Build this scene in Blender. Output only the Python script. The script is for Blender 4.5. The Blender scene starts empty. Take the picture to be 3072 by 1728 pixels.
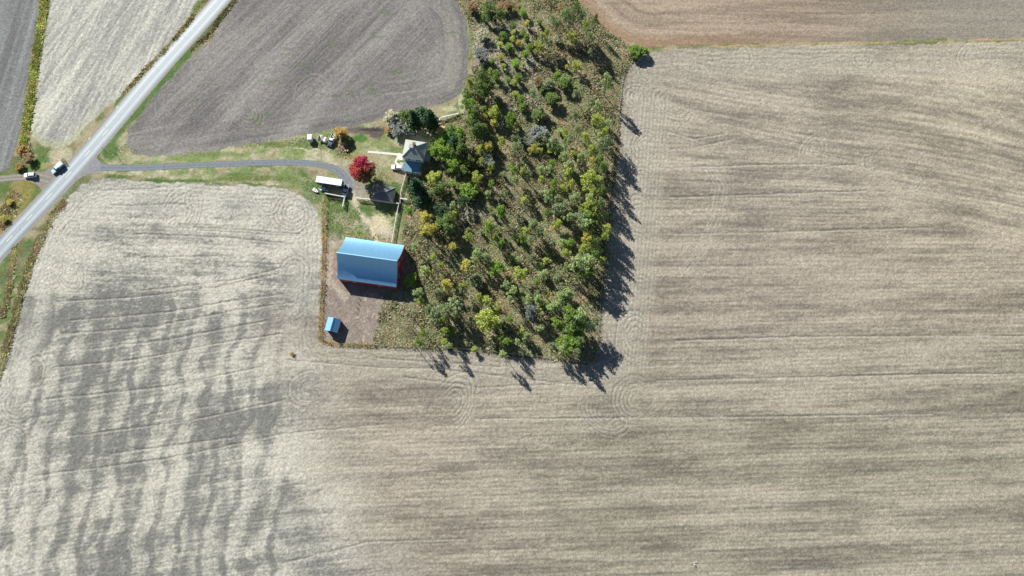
import bpy, math, random
import numpy as np
from mathutils import Vector, Matrix
from mathutils.geometry import tessellate_polygon
R = math.radians
random.seed(7)
S = bpy.context.scene
COL = S.collection

# ------------------------------------------------------------------ camera
H, TH, FPX = 257.0, R(13.3), 2048.0          # height (m), tilt from straight down, focal length in photo pixels
cam = bpy.data.cameras.new('camera'); cam.sensor_width = 36.0
cam.lens = FPX / 3072 * 36; cam.clip_start = 1; cam.clip_end = 20000
camo = bpy.data.objects.new('camera', cam); COL.objects.link(camo)
camo.location = (0, 0, H); camo.rotation_euler = (TH, 0, 0); S.camera = camo
# ------------------------------------------------------------------ sky, sun, exposure
SUN_EL, SUN_AZ = R(34), R(-39)               # azimuth from +Y, clockwise
w = bpy.data.worlds.new('World'); S.world = w; w.use_nodes = True
nt = w.node_tree; nt.nodes.clear()
sk = nt.nodes.new('ShaderNodeTexSky'); sk.sky_type = 'NISHITA'; sk.sun_disc = False
sk.sun_elevation = SUN_EL; sk.sun_rotation = SUN_AZ; sk.altitude = 800; sk.air_density = 1.0; sk.dust_density = 0.3; sk.ozone_density = 2.0
bg = nt.nodes.new('ShaderNodeBackground'); bg.inputs['Strength'].default_value = 0.05
wo = nt.nodes.new('ShaderNodeOutputWorld')
nt.links.new(sk.outputs[0], bg.inputs[0]); nt.links.new(bg.outputs[0], wo.inputs[0])
sun = bpy.data.lights.new('sun', 'SUN'); sun.energy = 5.0; sun.angle = R(0.5); sun.color = (1.0, 0.965, 0.91)
suno = bpy.data.objects.new('sun', sun); COL.objects.link(suno)
sd = Vector((math.sin(SUN_AZ) * math.cos(SUN_EL), math.cos(SUN_AZ) * math.cos(SUN_EL), math.sin(SUN_EL)))
suno.rotation_euler = sd.to_track_quat('Z', 'Y').to_euler()
S.view_settings.view_transform = 'Standard'; S.view_settings.look = 'None'
S.view_settings.exposure = 0.68; S.view_settings.gamma = 1.0
S.render.engine = 'CYCLES'

# ------------------------------------------------------------------ helpers
cT, sT = math.cos(TH), math.sin(TH)
def at(u, v, z=0.0):
    """where the sight line through photo point (u, v) meets the level z"""
    a = (u - 1536) / FPX; b = (864 - v) / FPX
    t = (H - z) / (cT - b * sT)
    return Vector((t * a, t * (b * cT + sT), z))
def ax(p, z=0.0): return at(p[0], p[1], z)

def setp(o, label=None, cat=None, group=None, kind=None):
    if label: o['label'] = label
    if cat: o['category'] = cat
    if group: o['group'] = group
    if kind: o['kind'] = kind
    return o
def thing(name, label, cat, loc=(0, 0, 0), rz=0.0, group=None):
    o = bpy.data.objects.new(name, None); COL.objects.link(o); o.empty_display_size = 0.5
    o.location = loc; o.rotation_euler = (0, 0, rz)
    return setp(o, label, cat, group)

def mat(name, col, rough=0.8, metal=0.0, noise=0.0, nscale=1.0, spec=0.5, attr=None, bump=0.0, bscale=2.0, trans=0.0, orand=0.0, stretch=None, ior=1.5, coat=0.0):
    m = bpy.data.materials.new(name); m.use_nodes = True
    n = m.node_tree; P = n.nodes['Principled BSDF']
    P.inputs['Roughness'].default_value = rough; P.inputs['Metallic'].default_value = metal
    P.inputs['IOR'].default_value = ior
    P.inputs['Coat Weight'].default_value = coat; P.inputs['Coat IOR'].default_value = 2.6; P.inputs['Coat Roughness'].default_value = .52
    P.inputs['Specular IOR Level'].default_value = spec
    src = None
    if attr:
        a = n.nodes.new('ShaderNodeAttribute'); a.attribute_name = attr; src = a.outputs['Color']
        if col is not None:
            mx = n.nodes.new('ShaderNodeMix'); mx.data_type = 'RGBA'; mx.blend_type = 'MULTIPLY'; mx.inputs[0].default_value = 1
            n.links.new(src, mx.inputs[6]); mx.inputs[7].default_value = (*col, 1); src = mx.outputs[2]
    else:
        rgb = n.nodes.new('ShaderNodeRGB'); rgb.outputs[0].default_value = (*col, 1); src = rgb.outputs[0]
    tc = n.nodes.new('ShaderNodeTexCoord'); vec = tc.outputs['Object']
    if stretch:
        mp = n.nodes.new('ShaderNodeMapping'); mp.inputs['Scale'].default_value = stretch
        n.links.new(vec, mp.inputs[0]); vec = mp.outputs[0]
    if noise:
        t = n.nodes.new('ShaderNodeTexNoise'); t.inputs['Scale'].default_value = nscale; t.inputs['Detail'].default_value = 6; t.inputs['Roughness'].default_value = .7
        n.links.new(vec, t.inputs['Vector'])
        mr = n.nodes.new('ShaderNodeMapRange'); mr.inputs[1].default_value = .3; mr.inputs[2].default_value = .7
        mr.inputs[3].default_value = 1 - noise; mr.inputs[4].default_value = 1 + noise
        n.links.new(t.outputs[0], mr.inputs[0])
        vm = n.nodes.new('ShaderNodeVectorMath'); vm.operation = 'SCALE'
        n.links.new(src, vm.inputs[0]); n.links.new(mr.outputs[0], vm.inputs['Scale']); src = vm.outputs[0]
    if orand:
        oi = n.nodes.new('ShaderNodeObjectInfo')
        mr = n.nodes.new('ShaderNodeMapRange'); mr.inputs[3].default_value = 1 - orand; mr.inputs[4].default_value = 1 + orand
        n.links.new(oi.outputs['Random'], mr.inputs[0])
        vm = n.nodes.new('ShaderNodeVectorMath'); vm.operation = 'SCALE'
        n.links.new(src, vm.inputs[0]); n.links.new(mr.outputs[0], vm.inputs['Scale']); src = vm.outputs[0]
    n.links.new(src, P.inputs['Base Color'])
    if bump:
        t = n.nodes.new('ShaderNodeTexNoise'); t.inputs['Scale'].default_value = bscale; t.inputs['Detail'].default_value = 4
        n.links.new(vec, t.inputs['Vector'])
        b = n.nodes.new('ShaderNodeBump'); b.inputs['Strength'].default_value = 1; b.inputs['Distance'].default_value = bump
        n.links.new(t.outputs[0], b.inputs['Height']); n.links.new(b.outputs[0], P.inputs['Normal'])
    if trans:
        tr = n.nodes.new('ShaderNodeBsdfTranslucent'); n.links.new(src, tr.inputs[0])
        ms = n.nodes.new('ShaderNodeMixShader'); ms.inputs[0].default_value = trans
        out = n.nodes['Material Output']
        n.links.new(P.outputs[0], ms.inputs[1]); n.links.new(tr.outputs[0], ms.inputs[2]); n.links.new(ms.outputs[0], out.inputs[0])
    return m

class MB:
    def __init__(s): s.v = []; s.f = []; s.c = []
    def add(s, vs, fs):
        b = len(s.v); s.v += [tuple(p) for p in vs]; s.f += [tuple(b + i for i in f) for f in fs]; return s
    def box(s, c, d, rz=0.0, taper=1.0):
        x, y, z = d[0] / 2, d[1] / 2, d[2] / 2; cs, sn = math.cos(rz), math.sin(rz); vs = []
        for k, (sx, sy, sz) in enumerate([(-1, -1, -1), (1, -1, -1), (1, 1, -1), (-1, 1, -1), (-1, -1, 1), (1, -1, 1), (1, 1, 1), (-1, 1, 1)]):
            q = taper if sz > 0 else 1
            px, py = sx * x * q, sy * y * q
            vs.append((c[0] + px * cs - py * sn, c[1] + px * sn + py * cs, c[2] + sz * z))
        return s.add(vs, [(0, 3, 2, 1), (4, 5, 6, 7), (0, 1, 5, 4), (1, 2, 6, 5), (2, 3, 7, 6), (3, 0, 4, 7)])
    def tube(s, a, b, ra, rb, n=6, caps=True):
        a, b = Vector(a), Vector(b); d = (b - a).normalized()
        q = Vector((0, 0, 1)) if abs(d.z) < .9 else Vector((1, 0, 0))
        e = d.cross(q).normalized(); f = d.cross(e); vs = []
        for P, r in ((a, ra), (b, rb)):
            for k in range(n):
                t = 2 * math.pi * k / n; vs.append(P + e * (r * math.cos(t)) + f * (r * math.sin(t)))
        fs = [(k, (k + 1) % n, n + (k + 1) % n, n + k) for k in range(n)]
        if caps: fs += [tuple(range(n))[::-1], tuple(range(n, 2 * n))]
        return s.add(vs, fs)
    def loft(s, st):
        """st: stations (x, half_width, z0, z1, inset, shoulder)"""
        vs = []; n = 8
        for (x, hw, z0, z1, ins, sh) in st:
            vs += [(x, -hw + .08, z0), (x, -hw, z0 + .1), (x, -hw, z1 - sh), (x, -hw + ins, z1), (x, hw - ins, z1), (x, hw, z1 - sh), (x, hw, z0 + .1), (x, hw - .08, z0)]
        fs = []
        for i in range(len(st) - 1):
            for k in range(n): fs.append((i * n + k, i * n + (k + 1) % n, (i + 1) * n + (k + 1) % n, (i + 1) * n + k))
        fs += [tuple(range(n))[::-1], tuple(range((len(st) - 1) * n, len(st) * n))]
        return s.add(vs, fs)
    def build(s, name, m, parent=None, smooth=False, loc=None, rz=0):
        me = bpy.data.meshes.new(name); me.from_pydata(s.v, [], s.f); me.materials.append(m)
        if s.c:
            a = me.color_attributes.new('tint', 'FLOAT_COLOR', 'POINT')
            a.data.foreach_set('color', np.array(s.c, dtype=np.float32).ravel())
        if smooth: me.polygons.foreach_set('use_smooth', [True] * len(me.polygons))
        me.update()
        o = bpy.data.objects.new(name, me); COL.objects.link(o)
        if parent is not None: o.parent = parent
        if loc is not None: o.location = loc; o.rotation_euler = (0, 0, rz)
        return o

def rect(corners, z):
    """four photo corners (left-top, right-top, right-bottom, left-bottom) of a level rectangle at height z -> centre, length, width, angle"""
    a, b, c, d = [ax(p, z) for p in corners]
    cen = (a + b + c + d) / 4; L = ((b - a).length + (c - d).length) / 2; W = ((d - a).length + (c - b).length) / 2
    e = (b - a) + (c - d); return Vector((cen.x, cen.y, 0)), L, W, math.atan2(e.y, e.x)

# ------------------------------------------------------------------ noise on arrays
rng = np.random.default_rng(3)
TAB = [rng.random((256, 256)).astype(np.float32) for _ in range(6)]
def vn(x, y, k=0):
    T = TAB[k % 6]; x = x + 37.3 * k; y = y + 71.7 * k
    xi = np.floor(x); yi = np.floor(y); fx = x - xi; fy = y - yi
    fx = fx * fx * (3 - 2 * fx); fy = fy * fy * (3 - 2 * fy)
    i = xi.astype(np.int64) & 255; j = yi.astype(np.int64) & 255; i1 = (i + 1) & 255; j1 = (j + 1) & 255
    return (T[i, j] * (1 - fx) + T[i1, j] * fx) * (1 - fy) + (T[i, j1] * (1 - fx) + T[i1, j1] * fx) * fy
def fbm(x, y, k=0, o=4, g=.55):
    s = 0; a = 1; n = 0
    for q in range(o):
        s = s + a * vn(x * 2 ** q, y * 2 ** q, k + q); n += a; a *= g
    return s / n
def sstep(a, b, x):
    t = np.clip((x - a) / (b - a), 0, 1); return t * t * (3 - 2 * t)
def seg_dist(U, V, pts):
    d = np.full(U.shape, 1e9, np.float32)
    for (x0, y0), (x1, y1) in zip(pts[:-1], pts[1:]):
        dx, dy = x1 - x0, y1 - y0; t = np.clip(((U - x0) * dx + (V - y0) * dy) / (dx * dx + dy * dy + 1e-9), 0, 1)
        d = np.minimum(d, np.hypot(U - x0 - t * dx, V - y0 - t * dy))
    return d
def inside(U, V, poly):
    c = np.zeros(U.shape, bool); n = len(poly)
    for i in range(n):
        x0, y0 = poly[i]; x1, y1 = poly[(i + 1) % n]
        if y0 == y1: continue
        c ^= ((V < y0) != (V < y1)) & (U < x0 + (V - y0) * (x1 - x0) / (y1 - y0))
    return c
def sdf(U, V, poly):
    d = seg_dist(U, V, poly + [poly[0]]); return np.where(inside(U, V, poly), -d, d)
def lerp(A, B, t): return A + (B - A) * t[..., None]

# ------------------------------------------------------------------ regions (outlines read off the photo, laid on the ground)
BIG = [(240, 560), (279, 540), (330, 530), (420, 545), (560, 548), (700, 556), (830, 560), (885, 575), (925, 600), (950, 635), (962, 680), (966, 740), (962, 900), (955, 1000), (960, 1022), (985, 1032), (1130, 1038), (1400, 1050), (1600, 1070), (1762, 1092), (1790, 1084), (1802, 960), (1818, 800), (1838, 600), (1860, 420), (1862, 330), (1868, 250), (1885, 200), (1915, 170), (1960, 152), (2080, 143), (2300, 136), (2700, 132), (3072, 120), (3700, 100), (9000, -100), (9000, 9000), (-6000, 9000), (-400, 2500), (-60, 1350), (-4, 1120), (23, 1043), (39, 958), (58, 888), (74, 830), (89, 772), (128, 686), (155, 640), (194, 601)]
TRI = [(900, -260), (706, 0), (668, 60), (655, 85), (640, 120), (580, 165), (500, 245), (430, 330), (388, 390), (376, 430), (400, 462), (480, 468), (600, 457), (750, 432), (880, 410), (930, 402), (1000, 384), (1090, 372), (1135, 360), (1165, 340), (1240, 330), (1330, 305), (1385, 278), (1402, 230), (1408, 160), (1400, 60), (1372, 0), (1340, -80), (1200, -400)]
TOPR = [(1640, -400), (1735, 0), (1780, 50), (1830, 98), (1880, 125), (1935, 138), (2080, 136), (2300, 128), (2700, 122), (3072, 112), (3700, 95), (9000, -150), (9000, -4000), (1640, -4000)]
TOPL = [(150, 0), (138, 90), (118, 190), (103, 290), (92, 360), (92, 400), (115, 430), (170, 445), (215, 432), (262, 372), (330, 310), (400, 245), (470, 165), (540, 85), (590, 0), (900, -400), (300, -800), (190, -300)]
FARL = [(128, -300), (114, 0), (102, 110), (85, 220), (68, 330), (52, 420), (30, 505), (-10, 520), (-4000, 560), (-4000, -4000), (140, -4000)]
WOOD = [(1280, -400), (1372, 0), (1404, 60), (1420, 150), (1415, 240), (1392, 300), (1395, 335), (1345, 355), (1330, 400), (1305, 430), (1300, 500), (1240, 580), (1215, 640), (1200, 740), (1225, 760), (1235, 840), (1150, 890), (1135, 960), (1118, 1025), (1125, 1040), (1400, 1050), (1600, 1070), (1762, 1092), (1790, 1084), (1802, 960), (1818, 800), (1838, 600), (1860, 420), (1862, 330), (1868, 250), (1885, 200), (1915, 170), (1900, 140), (1830, 98), (1780, 50), (1735, 0), (1640, -400)]
LAWN = [(296, 470), (330, 496), (600, 486), (860, 480), (1010, 500), (1060, 480), (1210, 480), (1230, 420), (1200, 400), (1130, 372), (1000, 384), (880, 410), (750, 432), (600, 457), (480, 468), (400, 462), (378, 440), (385, 395), (330, 400), (300, 440)]
DIRT = [(985, 880), (1010, 790), (1040, 720), (985, 700), (975, 860), (968, 1022), (1118, 1030), (1135, 960), (1160, 880), (1240, 860), (1225, 720), (1100, 700), (1040, 700)]
def uv_of(X, Y):
    dep = Y * sT + H * cT
    return 1536 + FPX * X / dep, 864 - FPX * (Y * cT - H * sT) / dep

ROADPX = [(1100, -560), (850, -228), (662, 0), (480, 204), (287, 432), (140, 597), (0, 748), (-200, 985), (-700, 1620)]
C = lambda *a: np.array(a, np.float32)
def paint(X, Y):
    U, V = uv_of(np.clip(X, -500, 500), np.clip(Y, -300, 500))
    n1 = fbm(X / 3, Y / 3, 1); n2 = fbm(X / 14, Y / 14, 2); n3 = fbm(X / 45, Y / 45, 3, 3); nf = fbm(X / .8, Y / .8, 4, 3)
    wu = U + (n1 - .5) * 16; wv = V + (fbm(X / 3, Y / 3, 5) - .5) * 16
    wu2 = U + (n2 - .5) * 60; wv2 = V + (fbm(X / 14, Y / 14, 4) - .5) * 60
    Z = np.zeros(X.shape, np.float32)
    # verge / default: mixed dry and green grass
    green = sstep(.35, .65, fbm(X / 6, Y / 6, 3))
    col = lerp(np.broadcast_to(C(.30, .27, .17), X.shape + (3,)), C(.10, .15, .045), green)
    col = lerp(col, C(.2, .13, .07), sstep(.55, .75, n1) * .5)
    col = lerp(col, C(.27, .23, .18), sstep(-90, -130, V)); cls = np.zeros(X.shape, np.int8)
    def rot(a, sx, sy, k, o=4):
        c, s = math.cos(a), math.sin(a); return fbm((X * c + Y * s) / sx, (-X * s + Y * c) / sy, k, o)
    def tracks(coord, period, w=.25):       # narrow ruts every `period` metres
        p = np.abs(((coord / period) % 1) - .5) * 2
        return sstep(1 - w, 1, p)
    # ---- far-left field
    d = sdf(wu, wv, FARL); m = sstep(4, -2, d)
    st = rot(R(84), 40, 1.2, 2); lg = rot(R(84), 90, 9, 4)
    c = lerp(np.broadcast_to(C(.13, .13, .125), X.shape + (3,)), C(.235, .245, .24), sstep(.25, .8, st * .5 + lg * .5))
    c = lerp(c, C(.10, .105, .11), sstep(12, 0, -d) * .3)
    col = lerp(col, c, m); cls[d < 0] = 1
    Z += m * (st - .5) * .12
    # ---- top-left field
    d = sdf(wu, wv, TOPL); m = sstep(5, -3, d)
    ang = R(66) + (X * 0)
    st = rot(R(62), 30, .9, 1); st2 = rot(R(78), 26, 1.0, 3); lg = rot(R(62), 60, 12, 2)
    f = sstep(.3, .70, .26 * st + .26 * st2 + .38 * lg + .2 * nf - .04)
    c = lerp(np.broadcast_to(C(.25, .245, .225), X.shape + (3,)), C(.52, .515, .43), f)
    c = lerp(c, C(.34, .35, .21), sstep(30, 4, -d) * sstep(300, 430, V) * .8)
    col = lerp(col, c, m); cls[d < 0] = 2
    Z += m * ((st - .5) * .14 + (nf - .5) * .12)
    # ---- ploughed triangular field
    d = sdf(wu, wv, TRI); m = sstep(4, -3, d)
    edge = sstep(170, 50, -d + (n2 - .5) * 60) * sstep(1000, 1200, U + .4 * V)
    st = rot(R(50), 22, .7, 3); st2 = fbm(X / 30, Y * 0 + d / 6, 2); lg = rot(R(52), 50, 9, 5) * (1 - edge) + fbm(X / 60, d / 24 + n2, 5) * edge; pl = fbm(X / 24, Y / 24, 1)
    h = rot(R(12), 26, 1.1, 4)
    low = sstep(300, 400, V + (n3 - .5) * 120)
    s_all = st * (1 - edge) * (1 - low) + h * low * (1 - edge) + st2 * edge
    f = sstep(.26, .82, s_all * .34 + lg * .44 + pl * .18 + .14 * nf - .02)
    c = lerp(np.broadcast_to(C(.12, .115, .11), X.shape + (3,)), C(.29, .272, .252), f)
    c = lerp(c, C(.27, .26, .21), sstep(1300, 1390, U) * sstep(-5, -40, d) * .5)
    c = lerp(c, C(.10, .14, .06), sstep(.70, .80, fbm(X / 9, Y / 3, 2)) * .5)
    col = lerp(col, c, m); cls[d < 0] = 3
    Z += m * ((s_all - .5) * .06 + (nf - .5) * .08)
    # ---- top-right field
    d = sdf(wu, wv, TOPR); m = sstep(3, -2, d)
    st = fbm(X / 34, d / 7.0 + n1, 1); lg = fbm(X / 90, d / 26.0, 4); h = rot(R(-2), 24, .9, 2)
    f = sstep(.3, .75, .3 * st + .45 * lg + .3 * h - .02)
    c = lerp(np.broadcast_to(C(.195, .155, .115), X.shape + (3,)), C(.37, .30, .22), f)
    c = lerp(c, C(.27, .17, .10), sstep(45, 6, -d) * sstep(2600, 1900, U) * .7)
    c = lerp(c, C(.215, .215, .185), sstep(2300, 3000, U) * .6)
    col = lerp(col, c, m); cls[d < 0] = 4
    Z += m * ((st - .5) * .08 + (h - .5) * .07)
    # ---- the big stubble field
    db = sdf(wu, wv, BIG); m = sstep(3, -2, db)
    # left part: pale straw
    curve = .19 * U - .00006 * np.clip(U - 200, 0, 900) ** 2
    q = V + curve                                     # passes rising to the right
    q1 = V - .045 * U
    wl = sstep(830, 980, V + (n2 - .5) * 60)
    along = lerp(q1[..., None], q[..., None], wl)[..., 0]
    fine = fbm(U / 90, along / 7.0, 5); broad = fbm(U / 260, along / 34.0, 1); pt = fbm(X / 16, Y / 16, 3)
    cr = fbm(X / 1.3, Y / .7, 2, 3)
    fl = .20 * fine + .24 * broad + .40 * pt + .16 * cr + .16 * fbm(X / .7, Y / .5, 0, 2) - .08
    # dark soil bands running down the slope
    bands = [([(140, 1000), (100, 1060), (95, 1130), (60, 1250), (30, 1450), (0, 1640)], 13, 1.0),
             ([(215, 860), (200, 930), (190, 1100), (150, 1250), (120, 1400), (105, 1520), (80, 1728)], 20, .55),
             ([(318, 840), (300, 930), (285, 1050), (265, 1150), (240, 1240), (222, 1360), (205, 1480), (180, 1600), (145, 1728), (120, 1900)], 22, 1.0),
             ([(395, 900), (370, 1080), (340, 1200), (320, 1340), (300, 1460), (280, 1600), (250, 1728)], 15, .6),
             ([(475, 860), (455, 940), (465, 1050), (450, 1140), (425, 1230), (412, 1360), (395, 1480), (370, 1600), (345, 1728)], 21, .95),
             ([(560, 880), (545, 1000), (530, 1120), (515, 1250), (510, 1400), (480, 1520), (470, 1728)], 14, .45),
             ([(660, 940), (640, 1080), (615, 1160), (625, 1230), (600, 1310), (595, 1400), (575, 1520), (565, 1728)], 20, .9),
             ([(740, 1060), (720, 1180), (705, 1290), (690, 1400), (670, 1530), (650, 1660)], 17, .65),
             ([(800, 1150), (790, 1290), (780, 1370), (795, 1450), (765, 1540), (740, 1650), (735, 1728)], 23, .85)]
    bnd = np.zeros(X.shape, np.float32)
    bw = fbm(X / 7, Y / 11, 5)
    for pts, wd, s in bands:
        dd = seg_dist(U + 9 * np.sin(V / 37.0) + 6 * np.sin(V / 19.0 + U / 90) + (n2 - .5) * 30 + (n1 - .5) * 30 + (nf - .5) * 14, V, pts)
        bnd = np.maximum(bnd, s * sstep(wd * 1.6, wd * .1, dd) * sstep(.2, .55, bw + .26))
    bp = np.sin(6.2832 * (U + .17 * V + 10 * np.sin(V / 41.0) + 5 * np.sin(V / 19.0 + U / 90) + (n2 - .5) * 26 + (n1 - .5) * 16) / 72.0)
    bnd = np.maximum(bnd * .9, sstep(.25, 1, bp) * .8 * sstep(.2, .5, bw + .14) * sstep(900, 800, U))
    bnd *= sstep(810, 960, V)
    fl = (fl - .5) * (1.0 - .25 * sstep(900, 1100, V)) + .515 - bnd * .14 * (.6 + .8 * cr) + .022 * np.sin(6.2832 * (along + (n1 - .5) * 7) / 12.0) * sstep(.3, .6, n2 + .1)
    cl = lerp(np.broadcast_to(C(.17, .17, .152), X.shape + (3,)), C(.455, .44, .365), sstep(.37, .62, fl))
    # right and lower part: tan, streaked
    sl = np.where(V < 700, .085 * (U - 1900) * sstep(700, 300, V) , 0)
    a2 = V - sl + .03 * (U - 1900) * sstep(700, 1100, V)
    hs = fbm(U / 130, a2 / 9.0, 2); hb = fbm(U / 420, a2 / 30.0, 4); hv = fbm(X / 20, Y / 13, 1); ht = fbm(X / 2.5, Y / .8, 3, 3)
    a3 = V - .19 * (U - 1900) * sstep(60, 700, V + 120) + 12 * np.sin(U / 210)
    up = sstep(40, -60, V - (330 + .40 * (U - 2000)) + (n3 - .5) * 60) * sstep(1850, 2050, U)
    hs = hs + (fbm(U / 120, a3 / 8.0, 3) - hs) * up; hb = hb + (fbm(U / 380, a3 / 22.0, 1) - hb) * up
    fr = .28 * hs + .34 * hb + .16 * hv + .14 * ht + .12 * fbm(X / .8, Y / .5, 5, 2)
    crt = lerp(np.broadcast_to(C(.168, .147, .12), X.shape + (3,)), C(.378, .335, .264), sstep(.32, .68, fr))
    crt = crt * (1 + .11 * np.sin(6.2832 * (a2 + (a3 - a2) * up + (n1 - .5) * 5) / 12.5) * sstep(.3, .6, n2 + .1))[..., None]
    grn = (.45 + .55 * sstep(.42, .6, fbm(U / 330, V / 90, 5))) * sstep(950, 1400, V + .12 * (U - 2000)) * sstep(1200, 1900, U)
    crt = lerp(crt, crt * C(.76, .81, .76), grn * .9)
    crt = lerp(crt, crt * C(.86, .84, .84), sstep(560, 780, V) * sstep(1080, 980, V) * .5)
    crt = lerp(crt, crt * C(1.12, 1.12, 1.02), sstep(2300, 3000, U) * sstep(1400, 600, V) * .6)
    mix = sstep(760, 1150, U + (n3 - .5) * 260 - .25 * (V - 1200) + (n2 - .5) * 120)
    mix = np.where((V < 1060) & (U < 1000), sstep(860, 1000, V) * mix, mix)
    c = lerp(cl, crt, mix)
    # headland passes follow the field edge
    hd = -db / 7.7
    hr = tracks(hd + (n1 - .5) * .5, 1.7, .5) * sstep(11, 6, hd + (n2 - .5) * 3)
    head = sstep(15, 9, hd + (n2 - .5) * 3) * sstep(.6, 1.6, hd)
    vis = sstep(300, 900, V) * .5 + .5
    c = lerp(c, np.where(mix[..., None] > .5, C(.36, .335, .27), C(.45, .44, .37)) * (.7 + .5 * nf[..., None]), head * .55 * sstep(.3, .6, n2 + .15))
    Z += m * hr * -.10 * sstep(.35, .55, n2 + .1)
    c = lerp(c, c * .72, hr * .45 * m)
    # the strip of up-and-down passes beside the wood
    sx = U - (2000 - .09 * (V - 300))
    strip = sstep(-110, -60, sx) * sstep(22, 6, sx + (n1 - .5) * 16) * sstep(240, 330, V) * sstep(1160, 1080, V)
    c = lerp(c, C(.37, .35, .285), strip * .4)
    tr = tracks(sx / 7.7 + (n1 - .5) * .4, 1.45, .55) * strip
    c = lerp(c, c * .7, tr * .5 * (nf > .3)); Z -= tr * .08
    # long straight ruts
    LT = [[(2110 + o, 500), (2150 + o, 560), (2130 + o, 660), (2080 + o, 760), (2030 + o, 820)] for o in (0, 10, 24, 34)] + [[(560 + o, 560), (575 + o, 620), (560 + o, 670), (510 + o * .5, 715)] for o in (0, 12, 24, 36)]
    for ln in LT: c = lerp(c, C(.45, .43, .36), sstep(3.4, 1, seg_dist(U + (n1 - .5) * 5, V, ln)) * .3)
    rut = np.zeros(X.shape, np.float32); lit = np.zeros(X.shape, np.float32)
    L = [((131, 1197), (480, 1160), (782, 1100)), ((202, 1308), (560, 1262), (858, 1197)), ((100, 1426), (500, 1375), (858, 1298), (1150, 1272)), ((167, 904), (400, 890), (640, 862), (830, 820)),
         ((210, 960), (500, 935), (700, 900), (850, 880)), ((160, 1100), (420, 1075), (640, 1030), (840, 1000)), ((180, 1000), (450, 980), (700, 930), (880, 905)), ((240, 1048), (500, 1018), (800, 960)),
         ((860, 1078), (1130, 1100), (1320, 1105), (1700, 1150), (1745, 1152)), ((1210, 1130), (1440, 1160), (1690, 1150)), ((1745, 1152), (1810, 1125), (1842, 1080), (1850, 1000), (1858, 940)),
         ((1970, 1140), (2300, 1132), (2800, 1120), (3200, 1118)), ((1430, 1255), (1900, 1252), (2300, 1248), (2800, 1240)), ((600, 690), (900, 706)), ((400, 700), (650, 708), (880, 730)), ((580, 680), (900, 700)),
         ((300, 570), (480, 562)), ((330, 615), (560, 610)), ((2000, 390), (2080, 415), (2170, 400)), ((2080, 440), (2200, 415)), ((2480, 496), (2570, 492)), ((2030, 1020), (2400, 1008), (3072, 1005)),
         ((850, 1690), (1100, 1625), (1400, 1615)), ((2020, 700), (2300, 695), (2800, 680)), ((2010, 590), (2600, 570)), ((2030, 500), (2300, 492), (2480, 490)), ((420, 870), (700, 840), (850, 800)), ((430, 770), (700, 765)),
         ((1130, 1072), (1500, 1100)), ((450, 1240), (650, 1215)), ((330, 1360), (700, 1310))]
    for pts in L:
        dd = seg_dist(U + (n1 - .5) * 3, V + (n1 - .5) * 8, list(pts))
        rut = np.maximum(rut, sstep(3.6, .8, dd) * sstep(.25, .5, n2 + .08)); lit = np.maximum(lit, sstep(3.5, 1, seg_dist(U, V - 4.5, list(pts))) * .6)
    c = lerp(c, c * .52, rut * .75); c = lerp(c, C(.48, .46, .39), lit * .5); Z -= rut * .10
    # turning circles of the machines
    sw = [(895, 650, 52, 3.6, -.6), (880, 635, 70, 4.0, -1.2), (880, 820, 50, 1.57, 0), (875, 925, 42, 1.57, 0), (925, 1165, 60, 1.2, 0), (1360, 1210, 75, 1.4, 0), (1815, 1240, 78, 0, 0), (1905, 1200, 72, 0, 0),
          (1935, 430, 50, 0, 0), (1925, 545, 52, 0, 0), (1918, 640, 52, 0, 0), (1910, 740, 55, 0, 0), (1905, 870, 55, 0, 0), (1905, 1010, 62, 0, 0), (2020, 310, 62, 0, 0), (2440, 450, 48, 0, 0), (2740, 545, 40, 0, 0),
          (2620, 490, 42, 0, 0), (2230, 170, 40, 0, 0), (2590, 175, 40, 0, 0), (2920, 165, 50, 0, 0), (1940, 215, 38, 0, 0), (1915, 290, 48, 0, 0), (210, 690, 30, 0, 0), (210, 830, 55, 0, 0), (130, 1000, 38, 0, 0), (105, 1115, 45, 0, 0), (50, 1215, 60, 0, 0),
          (30, 1330, 50, 0, 0), (5, 1450, 55, 0, 0), (530, 680, 42, 0, 0), (540, 640, 75, 0, 0), (790, 600, 60, 0, 0), (590, 600, 40, 0, 0), (165, 820, 32, 0, 0)]
    swt = [(935, 290, 60), (735, 330, 62), (1330, 265, 45), (660, 340, 50), (1215, 365, 22)]
    def swirl(cx, cy, r, k):
        ph = (k * 2.399) % 6.283; asp = .75 + .35 * ((k * .618) % 1); sk_ = .25 * math.sin(k * 1.7)
        du, dv = U - cx + (n1 - .5) * 9, V - cy + (n1 - .5) * 9; du = du + sk_ * dv; dv = dv * asp
        rr = np.hypot(du, dv) * (1 + .10 * np.cos(np.arctan2(dv, du) * 2 + ph)); an = np.arctan2(dv, du)
        if 1850 < cx < 1950: ph = 3.5
        am = sstep(-.75, .2, np.cos(an - ph)) * sstep(.22, .5, fbm(X / 5, Y / 5, k % 5) + .05)
        return tracks(rr / 7.7 + .3 * (n1 - .5), 1.45, .5) * sstep(r + 3, r - 5, rr) * sstep(6, 16, rr) * am, sstep(r + 6, r - 12, rr) * am
    for k, s in enumerate(sw):
        a, b = swirl(s[0], s[1], s[2], k)
        inb = (db < 0)
        c = lerp(c, c * .58, a * np.where(s[0] > 1950, .45, .75) * inb); c = lerp(c, C(.43, .41, .34), (b - a).clip(0, 1) * .25); Z -= a * .12 * inb
    col = lerp(col, c, m); cls[db < 0] = 5
    clod = fbm(X / .85, Y / .75, 1, 2)
    Z += m * ((fine - .5) * .10 * (1 - mix) + (clod - .5) * (.17 - .04 * mix) + (hs - .5) * .10 * mix)
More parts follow.
